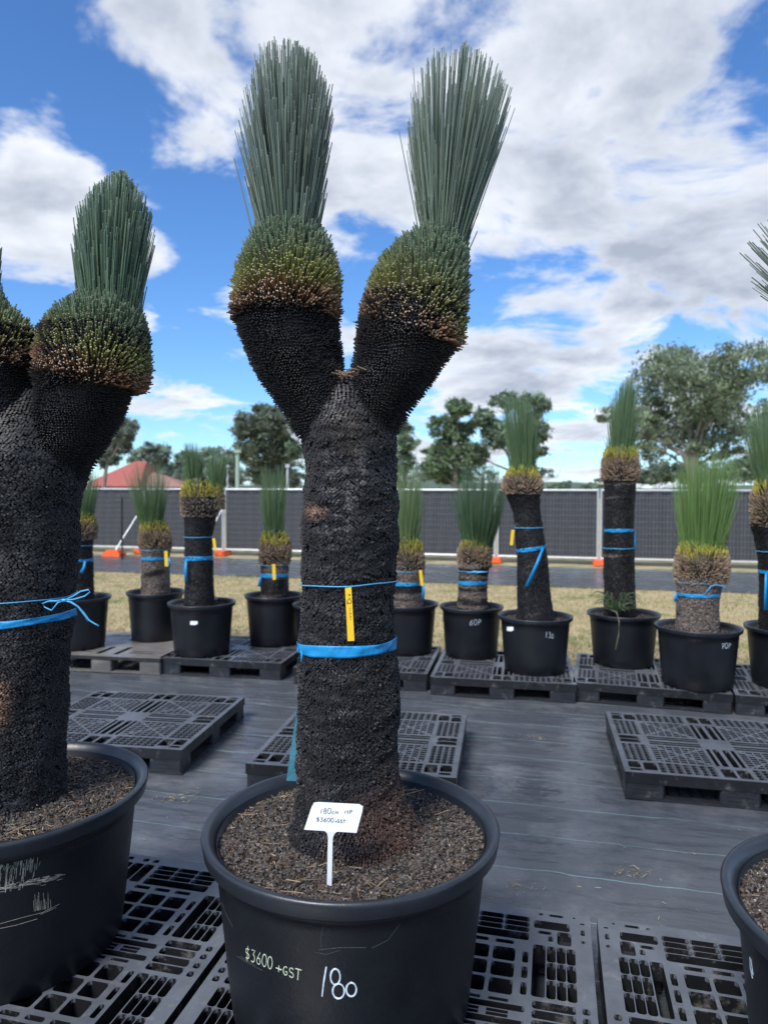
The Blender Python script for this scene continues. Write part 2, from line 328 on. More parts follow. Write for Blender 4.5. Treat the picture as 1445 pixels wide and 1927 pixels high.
def pot_hit(px,py,c,rf,z0,z1):
    d=ray(px,py); t0=0.3; prev=t0
    for i in range(900):
        tt=t0+i*.008; p=CAMP+d*tt
        if z0<=p.z<=z1 and math.hypot(p.x-c[0],p.y-c[1])<=rf(p.z):
            lo,hi=prev,tt
            for _ in range(18):
                m=(lo+hi)/2; q=CAMP+d*m
                if math.hypot(q.x-c[0],q.y-c[1])<=rf(q.z): hi=m
                else: lo=m
            return CAMP+d*hi
        prev=tt
    return None
def flat_strokes(mb, lines3, wid, nrm, thick=.0008):
    """ribbons lying on a surface; nrm(point) gives its outward normal"""
    for pts in lines3:
        pts=[p for p in pts if p is not None]
        if len(pts)<2: continue
        V=[]; k=len(pts)
        for i,p in enumerate(pts):
            tg=(pts[min(i+1,k-1)]-pts[max(i-1,0)]).normalized(); n_=nrm(p); s_=tg.cross(n_).normalized()*(wid*.5*random.uniform(.75,1.15))
            V += [p-s_+n_*.0003, p-s_*.9+n_*thick, p+s_*.9+n_*thick, p+s_+n_*.0003]
        F=[(i*4+q,i*4+q+1,(i+1)*4+q+1,(i+1)*4+q) for i in range(k-1) for q in range(3)]+[(0,1,2,3),(k*4-1,k*4-2,k*4-3,k*4-4)]
        mb.add([tuple(v) for v in V],F)

# ------------------------------------------------------------------ grass tree parts
class Tube:
    """levels (pixel x, pixel y, pixel half width) at depth Y -> a lumpy vertical tube"""
    def __init__(s, lev, Y, yoff=0., lump=.012, seed=1):
        z=[];x=[];r=[]; yy=[]
        for i,l in enumerate(lev):
            p=P(l[0],l[1],Y+(l[3] if len(l)>3 else 0)); z.append(p.z);x.append(p.x);r.append(l[2]*Y/FPX);yy.append(p.y)
        o=np.argsort(z); s.z=np.array(z)[o]; s.x=np.array(x)[o]; s.r=np.array(r)[o]; s.y=np.array(yy)[o]; s.Y=Y; s.lump=lump; s.seed=seed
        zz=np.linspace(s.z[0],s.z[-1],160)
        def sm(v):
            q=np.interp(zz,s.z,v); w=5; pad=np.pad(q,w,mode='edge'); return np.convolve(pad,np.ones(2*w+1)/(2*w+1),'valid')
        s.zz=zz; s.xs=sm(s.x); s.ys=sm(s.y); s.rs=sm(s.r)
    def cen(s,z): return np.interp(z,s.zz,s.xs),np.interp(z,s.zz,s.ys)
    def rad(s,z): return np.interp(z,s.zz,s.rs)
    def surf(s,z,ph):
        cx,cy=s.cen(z); r=s.rad(z); c,sn=np.cos(ph),np.sin(ph)
        q=np.stack([cx+r*c,cy+r*sn,z],-1)
        dr=s.lump*(.70*vfast(q*np.array([1,1,1.3]),4.6,s.seed)+.17*vfast(q*np.array([1,1,1.6]),15.,s.seed+1)-.35*np.clip(vfast(q*np.array([.5,.5,2.2]),7.,s.seed+2)-.55,0,1))
        rr=r+dr; p=np.stack([cx+rr*c,cy+rr*sn,z],-1); e=.01
        a=(np.interp(z+e,s.zz,s.xs)-np.interp(z-e,s.zz,s.xs))/(2*e); b_=(np.interp(z+e,s.zz,s.ys)-np.interp(z-e,s.zz,s.ys))/(2*e)
        rp=(np.interp(z+e,s.zz,s.rs)-np.interp(z-e,s.zz,s.rs))/(2*e)
        def q_(z_,ph_):
            cx_,cy_=s.cen(z_); r_=s.rad(z_); c_,s_=np.cos(ph_),np.sin(ph_); q=np.stack([cx_+r_*c_,cy_+r_*s_,z_],-1)
            r2=r_+s.lump*(.70*vfast(q*np.array([1,1,1.3]),4.6,s.seed)+.17*vfast(q*np.array([1,1,1.6]),15.,s.seed+1)-.35*np.clip(vfast(q*np.array([.5,.5,2.2]),7.,s.seed+2)-.55,0,1)); return np.stack([cx_+r2*c_,cy_+r2*s_,z_],-1)
        n=norm(np.cross(q_(z,ph+.03)-q_(z,ph-.03),q_(z+.004,ph)-q_(z-.004,ph))); return p,n
    def inside(s,p,m=0.):
        cx,cy=s.cen(p[:,2]); return (np.hypot(p[:,0]-cx,p[:,1]-cy)<s.rad(p[:,2])-m)&(p[:,2]>s.zz[0])&(p[:,2]<s.zz[-1])
    def core(s,mb,inset,col=(.004,.004,.005),n=40,k=60,capz=True):
        z=np.linspace(s.zz[0],s.zz[-1],k); ph=np.arange(n)/n*2*PI; Z,Ph=np.meshgrid(z,ph,indexing='ij'); p,_=s.surf(Z,Ph)
        cx,cy=s.cen(Z); c=np.stack([cx,cy,Z],-1); d=p-c; L_=np.linalg.norm(d,axis=-1,keepdims=True); p=c+d*(1-inset/np.maximum(L_,1e-3))
        mb.add(p.reshape(-1,3),[(i*n+q,i*n+(q+1)%n,(i+1)*n+(q+1)%n,(i+1)*n+q) for i in range(k-1) for q in range(n)],col)
        n0=mb.n-k*n; mb.poly += [[n0+q for q in range(n)][::-1],[n0+(k-1)*n+q for q in range(n)]]
def scatter_rows(T, dz, du, z0=None, z1=None, warp=.0, seed=0):
    z0=T.zz[0] if z0 is None else z0; z1=T.zz[-1] if z1 is None else z1
    Z=[];A=[]; i=0; z=z0
    while z<z1:
        n=max(6,int(2*PI*float(T.rad(z))/du)); a=(np.arange(n)+(i%2)*.5)/n*2*PI; Z.append(np.full(n,z)); A.append(a); z+=dz; i+=1
    Z=np.concatenate(Z);A=np.concatenate(A); q=np.stack([np.cos(A)*.15,np.sin(A)*.15,Z],-1)
    Z=Z+warp*vfast(q,9.,seed+20)+RNG.normal(0,dz*.12,len(Z)); A=A+RNG.normal(0,.10*du/.12,len(Z))+warp*2.*vfast(q,8.,seed+21)
    return np.clip(Z,z0,z1),A
def scales(mb, T, dz, du, ln, tilt, colf, others=(), taper=.75, w=.42, h=.40, warp=.01, z0=None, z1=None, jit=.003, back=True, stick=0., dj=.07, dia=False):
    Z,A=scatter_rows(T,dz,du,z0,z1,warp,T.seed); p,n=T.surf(Z,A)
    keep=np.ones(len(p),bool)
    for o in others: keep&=~o.inside(p,.012)
    p,n,Z,A=p[keep],n[keep],Z[keep],A[keep]
    gap=vfast(p*np.array([1,1,1.6]),30.,T.seed+5)+.7*vfast(p,70.,T.seed+6)      # cracks: some plates sunk or missing
    sunk=np.where(gap<-.90,-.010,np.where(gap<-.62,-.005,0))
    ti=tilt+RNG.normal(0,dj*1.5,len(p))+.2*vfast(p,12.,T.seed+8)
    d=norm(n+np.array([0,0,1.])[None]*ti[:,None]+RNG.normal(0,dj,(len(p),3)))
    tip=p+n*(sunk+RNG.normal(0,jit,len(p)))[:,None]+d*stick*RNG.uniform(.4,1.3,len(p))[:,None]; base=tip-d*ln
    s=RNG.uniform(.75,1.25,len(p)); cB=colf(p,n,A); 
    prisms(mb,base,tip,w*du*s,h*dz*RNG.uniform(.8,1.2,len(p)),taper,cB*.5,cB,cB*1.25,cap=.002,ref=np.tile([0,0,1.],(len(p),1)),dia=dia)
def head(root, prof_s, prof_b, Y, n_spear, n_bulb, colb, wid=.0019, z0px=None, spread=.22, seed=3, slope=0., slope_c=0., cream=True, green=None, curve=0., inner=.45, bwid=None, capk=1.0, sjit=.04):
    """leafy head: bulb of cut leaves (leaf_skirt) and the long spear (leaf_spear) as parts of leaf_head"""
    S=Tube(prof_s,Y,seed=seed,lump=0); Bt=Tube(prof_b,Y,seed=seed+1,lump=.006)
    hz=Bt.zz[0]; cx,cy=Bt.cen(hz)
    mb=MB(); gz0=S.zz[0]-.06; g=np.array(green or (.135,.178,.152))
    n=n_spear; z=S.zz[0]+(S.zz[-1]-S.zz[0])*RNG.uniform(0,1,n)**(.68 if cream else .9); a=RNG.uniform(0,2*PI,n)
    fr=1-np.abs(RNG.normal(0,.05,n)); inn=RNG.uniform(0,1,n)<.22; fr=np.where(inn,np.sqrt(RNG.uniform(0,1,n)),fr); R=S.rad(z)*fr*(1+RNG.normal(0,sjit,n))
    x,y=S.cen(z); tip=np.stack([x+R*np.cos(a),y+R*np.sin(a),z],-1)
    dz=z-gz0; r0=np.minimum(np.maximum(R*inner,R-dz*spread),float(S.rad(S.zz[0])))*RNG.uniform(.85,1.05,n); bx,by=S.cen(gz0)
    base=np.stack([bx+r0*np.cos(a),by+r0*np.sin(a),np.full(n,gz0)],-1)
    k=RNG.uniform(.7,1.35,(n,1)); yel=np.clip(RNG.normal(0,.5,(n,1)),0,1); cc=g*k+np.array([.03,.03,-.02])*yel*.6
    pale=np.where(RNG.uniform(0,1,(n,1))<.6,1,.3)*np.array([.55,.55,.45]) if cream else cc
    prisms(mb,base,tip,wid*RNG.uniform(.8,1.15,n),wid*RNG.uniform(.55,.8,n),.62 if cream else .4,cc*np.array([.95,1.0,.8]),cc,pale*capk+cc*(1-capk),cap=.0022)
    # bulb
    mb2=MB(); n=n_bulb; H=Bt.zz[-1]-Bt.zz[0]; z=Bt.zz[0]+H*RNG.uniform(0,1,n)**1.15; a=RNG.uniform(0,2*PI,n); p,nn=Bt.surf(z,a)
    f=(z-Bt.zz[0])/H; el=np.radians(-12+ 88*f**.6)+RNG.normal(0,.09,n); out=np.stack([np.cos(a),np.sin(a),0*a],-1)
    d=norm(out*np.cos(el)[:,None]+np.array([0,0,1.])*np.sin(el)[:,None]+RNG.normal(0,.045,(n,3)))
    ln=np.minimum(.060+.06*f,np.maximum(Bt.rad(z)*.8,.02)); tip=p+d*(RNG.normal(0,.0055,n)+.005*np.clip((.62-f)*4,0,1)*(1+.8*vfast(p,9.,seed)))[:,None]; base=tip-d*ln[:,None]
    cc,cb=colb(p,f,a); bw=(bwid or wid)
    prisms(mb2,base,tip,bw*RNG.uniform(.8,1.2,n),bw*RNG.uniform(.6,.9,n),.85,cb,cc,np.where((RNG.uniform(0,1,(n,1))<.5)&(cc.sum(1,keepdims=True)>.16),np.array([.36,.31,.22]),cc*1.5)*(1 if cream else .75),cap=.0022)
    Bt.core(mb2,.030,(.02,.014,.008),n=28,k=24)
    hd=mb2.build('leaf_head',M['leaf'],root); mb.build('leaf_spear',M['leaf'],hd)
    return Bt,S
def mixc(t,a,b): t=np.clip(t,0,1)[:,None]; return np.array(a)*(1-t)+np.array(b)*t
def bulb_cols(kind, T0=None):
    def f(p,f,a):
        n=len(f); nzv=.5*vfast(p,14.,kind)+RNG.normal(0,.06,n)
        s=f
        if kind==2: s=f+.02-.35*(-(p[:,0]-T0)/.13)*.55          # brown skirt reaches higher on the left
        if kind==3: s=f-.03-.12*(-(p[:,0]-T0)/.13)
        s=s+nzv*.13+.03
        blk=(.018,.013,.011); brn=(.23,.130,.075); yg=(.22,.235,.075); gr=(.125,.18,.115)
        c=mixc((s-.03)/.12,blk,brn); c=np.where((s>.22)[:,None],mixc((s-.22)/.18,brn,yg),c); c=np.where((s>.46)[:,None],mixc((s-.46)/.34,yg,gr),c)
        base=c*np.array([1.15,.62,.45]); base=np.where((s>.5)[:,None],c*np.array([1.05,1.05,.6]),base)
        k=RNG.uniform(.65,1.35,(n,1)); return c*k,base*k
    return f
def bg_bulb(dry=.5):
    def f(p,f,a):
        n=len(f); s=f+RNG.normal(0,.05,n)
        c=mixc((s-dry)/.18,(.36,.27,.19),(.46,.41,.07)); c=np.where((s>.86)[:,None],mixc((s-.86)/.14,(.38,.38,.05),(.2,.3,.08)),c)
        k=RNG.uniform(.5,1.5,(n,1)); return c*k,c*k*np.array([.7,.55,.5])
    return f
def black(p,n,A):
    k=RNG.uniform(.78,1.25,(len(p),1)); br=np.clip(vfast(p,5.,31)-.3,0,1)[:,None]
    return np.array([.0125,.0122,.0138])*k*(1.12+.5*np.clip(vfast(p,3.,33),-1,1)+.3*np.clip(vfast(p*np.array([1,1,4]),6.,34),-1,1))[:,None]*(1+1.1*br*np.array([1.3,1.05,.85]))
def grey_rings(fr, zr, seed):
    def f(p,n,A):
        k=RNG.uniform(.55,1.5,(len(p),1)); s=np.clip((vfast(p*np.array([.5,.5,2.5]),5.,seed)+fr*2.2-1.1)*2.5,0,1)[:,None]
        return (np.array([.012,.011,.012])*(1-s)+np.array([.13,.105,.09])*s)*k
    return f
# ------------------------------------------------------------------ pot and soil
def pot_profile(R,zb,zt,lip=.05,w=.018):
    h=zt-zb; r=lambda z: R*.80+(R*.925-R*.80)*(z-zb)/(h)
    outer=[(.02,zb),(r(zb)-.012,zb),(r(zb),zb+.012)]+[(r(zb+h*f),zb+h*f) for f in (.2,.4,.6,.8)]+[(r(zt-lip*1.55),zt-lip*1.55),(r(zt-lip)+.0035,zt-lip*1.48),(r(zt-lip)+.0035,zt-lip*1.1),(r(zt-lip),zt-lip)]
    return r,outer
def make_pot(root,c,R,zb,zt,soilz,lip=.05,nseg=96,detail=True):
    r,outer=pot_profile(R,zb,zt,lip)
    mb=MB(); inner=[(r(zt-lip)-.004,zt-lip+.002),(R*.90,zt-lip*.5),(R*.895,soilz-.06)]
    mb.lathe(outer+inner,c[0],c[1],nseg); pot=mb.build('pot',M['pot'],root,smooth=True)
    k=R/.437; q=[(r(zt-lip)-.002,zt-lip+.004),(r(zt-lip)+.004,zt-lip-.004*k),(R*.975,zt-lip*1.02),(R*.985,zt-lip*.9),(R*.995,zt-lip*.35),(R,zt-lip*.16),(R*.994,zt-.003*k),(R*.982,zt),(R*.965,zt-.001),(R*.945,zt-.006*k),(R*.925,zt-.018*k),(R*.905,zt-lip*.7),(R*.899,soilz-.02)]
    mb=MB(); mb.lathe(q,c[0],c[1],nseg,wob=.002); mb.build('rim',M['rim'],pot,smooth=True)
    return pot,r
def make_soil(root,c,R,z,nchip,nstraw,mound=.015,trunk_r=.15,straw=True):
    mb=MB(); nr,na=26,80; rr=np.linspace(0,R,nr)[:,None]; aa=(np.arange(na)/na*2*PI)[None,:]
    X=c[0]+rr*np.cos(aa);Y=c[1]+rr*np.sin(aa); Pp=np.stack([X,Y,0*X],-1)
    def hz(p,rad): return z+mound*np.clip(1-rad/R,0,1)*2+.006*vfast(p,22.,41)+.004*vfast(p,60.,42)
    Z=hz(Pp,rr+0*aa); V=np.stack([X,Y,Z],-1).reshape(-1,3)
    mb.add(V,[(i*na+q,i*na+(q+1)%na,(i+1)*na+(q+1)%na,(i+1)*na+q) for i in range(nr-1) for q in range(na)],(.022,.017,.014))
    def put(n,ln,wd,th,cols,flat=.35,lift=.002,rmin=0):
        r_=R*np.sqrt(RNG.uniform(rmin,1,n)); a=RNG.uniform(0,2*PI,n); p=np.stack([c[0]+r_*np.cos(a),c[1]+r_*np.sin(a),0*a],-1); p[:,2]=hz(p,r_)+lift
        d=RNG.normal(size=(n,3)); d[:,2]*=flat; d=norm(d); l=ln*RNG.uniform(.5,1.5,(n,1)); cc=cols(n)
        prisms(mb2,p-d*l/2,p+d*l/2,wd*RNG.uniform(.5,1.4,n),th*RNG.uniform(.6,1.4,n),.8,cc,cc,ref=np.tile([0,0,1.],(n,1)))
    mb2=mb
    put(nchip,.011,.0028,.0016,lambda n:np.array([.066,.059,.054])*RNG.uniform(.22,2.3,(n,1)),.6,.001)
    put(nchip//8,.012,.003,.0014,lambda n:np.array([.09,.06,.04])*RNG.uniform(.6,1.6,(n,1)),.5)
    put(nchip//16,.004,.0018,.0018,lambda n:np.array([.42,.40,.36])*RNG.uniform(.4,1.1,(n,1)),1.)
    s=mb.build('soil',M['soil'],root)
    if nstraw:
        mb2=MB()
        n=nstraw; a0=RNG.uniform(0,2*PI,14); r0=R*RNG.uniform(.5,.95,14); w=RNG.integers(0,14,n)
        r_=np.clip(r0[w]+RNG.normal(0,.06,n),trunk_r,R*.97); a=a0[w]+RNG.normal(0,.25,n); p=np.stack([c[0]+r_*np.cos(a),c[1]+r_*np.sin(a),0*a],-1); p[:,2]=hz(p,r_)+RNG.uniform(.002,.010,n)
        d=RNG.normal(size=(n,3)); d[:,2]*=.12; d=norm(d); l=RNG.uniform(.015,.085,(n,1))*RNG.uniform(.5,1,(n,1)); cc=np.array([.33,.25,.16])*RNG.uniform(.4,1.4,(n,1))
        prisms(mb2,p-d*l/2,p+d*l/2,.0010,.0007,.8,cc,cc*1.1)
        setprops(mb2.build('needle_litter',M['soil'],s),kind='stuff')
    return s,hz
# ------------------------------------------------------------------ bands, twine, tags
def band(name,T,z,amp,ph0,h,off,mat,label,cat,group=None,twist=0.,wave=.0,extra=None,th=.0012,root=None):
    n=90; a=np.arange(n)/n*2*PI; zc=z+amp*np.cos(a-ph0); cx,cy=T.cen(zc)
    rr=np.zeros(n)
    for q in range(-3,4): p,_=T.surf(zc+.008*(q%3-1),a+q*.05); rr=np.maximum(rr,np.hypot(p[:,0]-cx,p[:,1]-cy))
    r=rr+off; hh=h*(1+.12*np.sin(3*a+1)); fl=.0016*np.sin(9*a)+.001*np.sin(23*a)
    rows=[(0,-.5,0),(0,.5,0)] ; K=7; V=[]
    for j in range(K):
        f=j/(K-1)-.5; V.append(np.stack([cx+(r+fl*math.sin(5*f+1)+.0016*math.sin(f*17)*np.sin(6*a+j))*np.cos(a),cy+(r+fl*math.sin(5*f+1)+.0016*math.sin(f*17)*np.sin(6*a+j))*np.sin(a),zc+hh*f],-1))
    for j in range(K-1,-1,-1):
        q=V[j].copy(); q[:,0]-=th*np.cos(a); q[:,1]-=th*np.sin(a); V.append(q)
    V=np.stack(V); kk=2*K
    mb=MB(); mb.add(V.reshape(-1,3),[(j*n+i,j*n+(i+1)%n,((j+1)%kk)*n+(i+1)%n,((j+1)%kk)*n+i) for j in range(kk) for i in range(n)])
    if extra: extra(mb)
    o=mb.build(name,mat,smooth=True); return setprops(o,label,cat,group)
def twine(name,T,z,amp,ph0,r,off,label,group=None,extra=None,cat='twine'):
    n=90; a=np.arange(n)/n*2*PI; zc=z+amp*np.cos(a-ph0)+.001*np.sin(5*a); cx,cy=T.cen(zc); rr=np.zeros(n)
    for q in range(-4,5): p,_=T.surf(zc,a+q*.05); rr=np.maximum(rr,np.hypot(p[:,0]-cx,p[:,1]-cy))
    mb=MB(); mb.tube(np.stack([cx+(rr+off)*np.cos(a),cy+(rr+off)*np.sin(a),zc],-1),r,6,closed=True)
    if extra: extra(mb)
    return setprops(mb.build(name,M['twine'],smooth=True),label,cat,group)
def strip(mb,pts,w,th=.001,wdir=(1,0,0)):
    """hanging ribbon through pts, w widths"""
    k=len(pts); w=np.broadcast_to(w,(k,)); V=[]; wd=Vector(wdir)
    for i,p in enumerate(pts):
        p=Vector(p); tg=(Vector(pts[min(i+1,k-1)])-Vector(pts[max(i-1,0)])).normalized(); s=(wd-tg*wd.dot(tg)).normalized(); n_=tg.cross(s)
        V+=[p-s*w[i]/2-n_*th/2,p+s*w[i]/2-n_*th/2,p+s*w[i]/2+n_*th/2,p-s*w[i]/2+n_*th/2]
    F=[(i*4+q,i*4+(q+1)%4,(i+1)*4+(q+1)%4,(i+1)*4+q) for i in range(k-1) for q in range(4)]+[(3,2,1,0),(k*4-4,k*4-3,k*4-2,k*4-1)]
    mb.add([tuple(v) for v in V],F)
def slab(name,quad,nrm,th,mat,label=None,cat=None,group=None,parent=None):
    """thin plate with corners quad (world) extruded along nrm"""
    k=len(quad); mb=MB(); V=[tuple(Vector(q)) for q in quad]+[tuple(Vector(q)+Vector(nrm)*th) for q in quad]
    mb.addpoly(V,[list(range(k))[::-1],[k+i for i in range(k)]]+[[i,(i+1)%k,k+(i+1)%k,k+i] for i in range(k)])
    return setprops(mb.build(name,mat,parent),label,cat,group)

# ================================================================== MAIN PLANT
def big_colour(kind):
    def f(p,n,A):
        c=black(p,n,A)
        if kind=='main':
            zz=p[:,2]; dx=p[:,0]+.094
            rust=np.clip((vfast(p,9.,51)*.25+ (.86-zz)*5. + dx*6.-.3),0,1)*(zz<1.08)
            c=c*(1-rust[:,None])+np.array([.060,.034,.025])*RNG.uniform(.6,1.5,(len(p),1))*rust[:,None]
            dusty=np.clip(.9-abs(zz-1.83)/.13-np.abs(dx-.01)/.11+vfast(p,10.,52)*.25,0,1)[:,None]; c=c*(1-dusty*.8)+np.array([.050,.041,.034])*dusty*.8*RNG.uniform(.6,1.3,(len(p),1))
            st=np.clip(1-np.abs(dx-.025-.012*np.sin(zz*30))/.022,0,1)*np.clip(1-abs(zz-1.70)/.12,0,1)+.8*np.clip(1-np.abs(dx+.005)/.015,0,1)*np.clip(1-abs(zz-1.62)/.12,0,1)
            st=(st*(RNG.uniform(0,1,len(p))<.55))[:,None]*.8*(p[:,1]<2.1)[:,None]; c=c*(1-st)+np.array([.16,.15,.14])*st
            tan=(np.clip(1-np.hypot(dx+.10,(zz-1.60)*1.4)/.045,0,1)*(RNG.uniform(0,1,len(p))<.7))[:,None]; c=c*(1-tan)+np.array([.22,.13,.09])*tan
        if kind=='left':
            br=(np.clip(1.5-np.hypot((p[:,0]+1.225)/.06,(p[:,2]-1.0)/.08),0,1)*(p[:,1]<2.35)*(RNG.uniform(0,1,len(p))<.8))[:,None]; c=c*(1-br)+np.array([.16,.085,.045])*br*RNG.uniform(.5,1.4,(len(p),1))+c*0
            gl=np.clip(vfast(p,6.,61)-.2,0,1)[:,None]; c=c*(1+gl*1.0)
        return c
    return f
def big_plant(root,D,trunk_lv,arms,kind):
    T=Tube(trunk_lv,D,seed=5 if kind=='main' else 15,lump=.016)
    As=[Tube(a,D,seed=7+i+(10 if kind!='main' else 0),lump=.008) for i,a in enumerate(arms)]
    mb=MB(); cf=big_colour(kind)
    T.core(mb,.012); [a.core(mb,.014) for a in As]
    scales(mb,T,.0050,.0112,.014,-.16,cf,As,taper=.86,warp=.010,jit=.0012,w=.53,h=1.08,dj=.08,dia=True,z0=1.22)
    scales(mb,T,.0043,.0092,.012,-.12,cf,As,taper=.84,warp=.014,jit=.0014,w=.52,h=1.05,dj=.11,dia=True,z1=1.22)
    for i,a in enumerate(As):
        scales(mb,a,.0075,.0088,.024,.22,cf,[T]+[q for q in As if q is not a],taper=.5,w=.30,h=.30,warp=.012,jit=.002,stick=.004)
    mb.build('trunk',M['char'],root); return T,As
D=2.1; mc=P(662,1587,D); mc=(mc.x,2.1)
main=empty('potted_grass_tree',(mc[0],mc[1],.15),'tall central double headed grass tree with black trunk in a large black pot marked 180','potted plant','grass trees in black pots')
pot,rf=make_pot(main,mc,.437,.15,.676,.63)
soil,hz=make_soil(main,mc,.388,.628,16000,150)
tl=[(662,1640,125),(672,1600,142),(671,1575,136),(669,1552,124),(666,1530,113),(663,1508,105),(659,1480,98),(655,1450,95),(654,1400,94),(658,1350,96),(660,1300,96),(658,1250,92),(655,1190,89),(655,1130,88),(653,1080,89),(654,1000,92),(654,950,91),(655,900,85),(655,850,84),(653,800,90),(651,775,80),(651,750,64),(650,725,46),(650,705,20)]
aL=[(640,850,40),(618,820,60),(607,790,64),(590,755,70),(571,720,78),(560,690,84),(553,660,88),(545,630,92),(540,600,95),(540,560,90)]
aR=[(665,850,40),(690,820,58),(698,790,64),(712,755,72),(732,720,80),(748,690,85),(762,660,92),(769,630,95),(777,600,98),(780,560,92)]
T_main,A_main=big_plant(main,D,tl,[aL,aR],'main')
# left head
sL=[(543,440,58),(545,400,62),(541,350,69),(540,300,78),(539,250,82),(541,200,80),(545,150,68),(544,120,60),(536,100,46),(532,88,26)]
bL=[(540,606,97),(540,590,98),(541,560,98),(542,530,98),(544,500,94),(546,475,86),(546,450,76),(545,430,62),(545,418,40)]
head(main,sL,bL,D,1250,3500,bulb_cols(1),seed=11,spread=.24,wid=.0019,bwid=.0021,sjit=.09,inner=.36)
sR=[(833,450,54),(838,420,57),(840,380,60),(845,340,66),(851,300,76),(858,250,86),(867,205,95),(866,160,86),(862,130,68),(856,104,42)]
bR=[(772,655,96),(776,620,98),(779,590,98),(783,560,96),(788,530,93),(795,500,86),(806,470,74),(812,448,62),(826,432,46),(830,425,30)]
head(main,sR,bR,D,1000,3500,bulb_cols(2,P(785,500,D).x),seed=13,spread=.32,wid=.0018,bwid=.0021,sjit=.08,inner=.34)
# dry leaf ends caught in the fork
mb=MB(); n=46; c0=np.array(P(652,706,D-.06)); p=c0+RNG.normal(0,1,(n,3))*np.array([.022,.03,.008]); d=norm(RNG.normal(size=(n,3))*np.array([1,1,.35])); l=RNG.uniform(.015,.05,(n,1))
cc=np.array([.36,.25,.15])*RNG.uniform(.5,1.3,(n,1)); prisms(mb,p-d*l/2,p+d*l/2,.0016,.001,.8,cc,cc); mb.build('dry_leaf_bits',M['leaf'],main)
# scrawl on the pot
cyl=lambda c:(lambda p: Vector((p.x-c[0],p.y-c[1],.03)).normalized())
rfm=lambda z: rf(min(max(z,.15),.7))
def on_pot(lines,c,rfun,z0=.15,z1=.63): return [[pot_hit(x,y,c,rfun,z0,z1) for x,y in dens_(l)] for l in lines]
def dens_(l):
    o=[l[0]]
    for a,b_ in zip(l[:-1],l[1:]):
        k=max(1,int(math.hypot(b_[0]-a[0],b_[1]-a[1])/5)); o+=[(a[0]+(b_[0]-a[0])*i/k,a[1]+(b_[1]-a[1])*i/k) for i in range(1,k+1)]
    return o
mb=MB(); flat_strokes(mb,on_pot([[(614,1820),(609,1850),(606,1876)],arcs:=[(631+9*math.sin(a),1838-15*math.cos(a)+1) for a in np.linspace(-2.6,3.6,20)],[(637+11*math.sin(a),1866-14*math.cos(a)) for a in np.linspace(0,6.3,20)],[(661+9*math.sin(a)*1.05,1863-13*math.cos(a)) for a in np.linspace(-.3,5.9,18)]],mc,rfm),.0042,cyl(mc))
o=mb.build('painted_number',M['paint'],pot)
mb=MB(); ln=strokes('$3600',(461,1805),(10.6,4.3),(1.2,-23))+strokes('+GST',(519,1829),(12,4.6),(1,-18),sizes=[1.1,.9,1,1.15])
flat_strokes(mb,on_pot(ln,mc,rfm),.0022,cyl(mc)); mb.build('painted_price',M['paint2'],pot)
mb=MB(); ln=[[(594,1793),(612,1797),(640,1789)],[(600,1788),(640,1784),(690,1784)],[(605,1786),(604,1765),(608,1745)],[(446,1800),(470,1815),(494,1827)],[(452,1800),(480,1818)],[(700,1785),(730,1770),(752,1740)],[(418,1700),(426,1722),(438,1745)]]
flat_strokes(mb,on_pot(ln,mc,rfm),.0011,cyl(mc),.0004); mb.build('scratch_marks',material('fine_scratch',(.07,.075,.08),.6,vary=.5,vscale=40),pot)
# price label
Yl=1.80; nl=Vector((0,-1,.12)).normalized()
lab=empty('price_label',P(619,1676,1.815),'white T shaped price label standing in the soil of the central pot','label')
q=[(572,1562),(586,1520),(591,1511),(600,1510),(676,1514),(683,1518),(682,1526),(671,1568)]
pl=slab('label_plate',[P(x,y,Yl+.02-(y-1510)*.0002) for x,y in q],-nl,.0012,M['white'],parent=lab)
q=[(610,1564),(615,1568),(617,1576),(615,1672),(624,1674),(626,1578),(629,1570),(634,1566)]
slab('label_stem',[P(x,y,Yl+.0075) for x,y in q],-nl,.002,M['white'],parent=lab)
ln=strokes('180cm',(602,1531),(7.6,.3),(1.0,-9.5),sizes=[.8,1,1.1,.85,1])+strokes('MP',(648,1532),(8,.2),(1.2,-7.5))+strokes('$3600',(595,1546),(6.7,.4),(.8,-7.5))+strokes('+GST',(630,1548),(5.6,.5),(.4,-6),sizes=[.7,1,1,1])
def onplane(lines,off=.0): return [[P(x,y,Yl+.02-(y-1510)*.0002-off) for x,y in l] for l in lines]
mb=MB(); flat_strokes(mb,onplane(ln,.0003),.0014,lambda p:nl,.0006); mb.build('handwriting',M['ink'],pl)
# tape, twine and tag on the main trunk
def tail(mb):
    strip(mb,[P(566,1222,2.0),P(568,1232,1.995),P(567,1246,1.99)],[.004,.006,.004])
zt=P(655,1226,2.1).z
band('blue_tape',T_main,P(655,1221,2.02).z-.004,.010,math.radians(-62),.031,.0035,M['tape'],'broad blue tape wrapped round the tall central black trunk above the pot','tape','blue tapes round the trunks',extra=tail)
def main_tail(mb): strip(mb,[P(562,1325,2.16),P(557,1385,2.16),P(553,1430,2.15),P(549,1470,2.15)],[.006,.02,.028,.033],wdir=(1,.15,0))
mb=MB(); main_tail(mb); o=mb.build('hanging_tape',M['tapetail']); setprops(o,'faded blue tape end hanging down behind the tall central trunk','tape')
twine('blue_twine',T_main,P(655,1101,2.03).z,.008,math.radians(-50),.0019,.002,'thin blue twine round the central trunk, holding a yellow tag','blue twines round the trunks')
Yt=2.1-.142
tq=[(649,1103),(661,1103),(667,1206),(654,1207)]
tg=slab('yellow_tag',[P(x,y,Yt-.006) for x,y in tq],(0,1,0),.0012,M['yellow'],'bright yellow tag strip hanging from the twine on the central trunk','tag','yellow tags on the twines')
tcx=lambda y: 655.5+ (y-1103)*.055
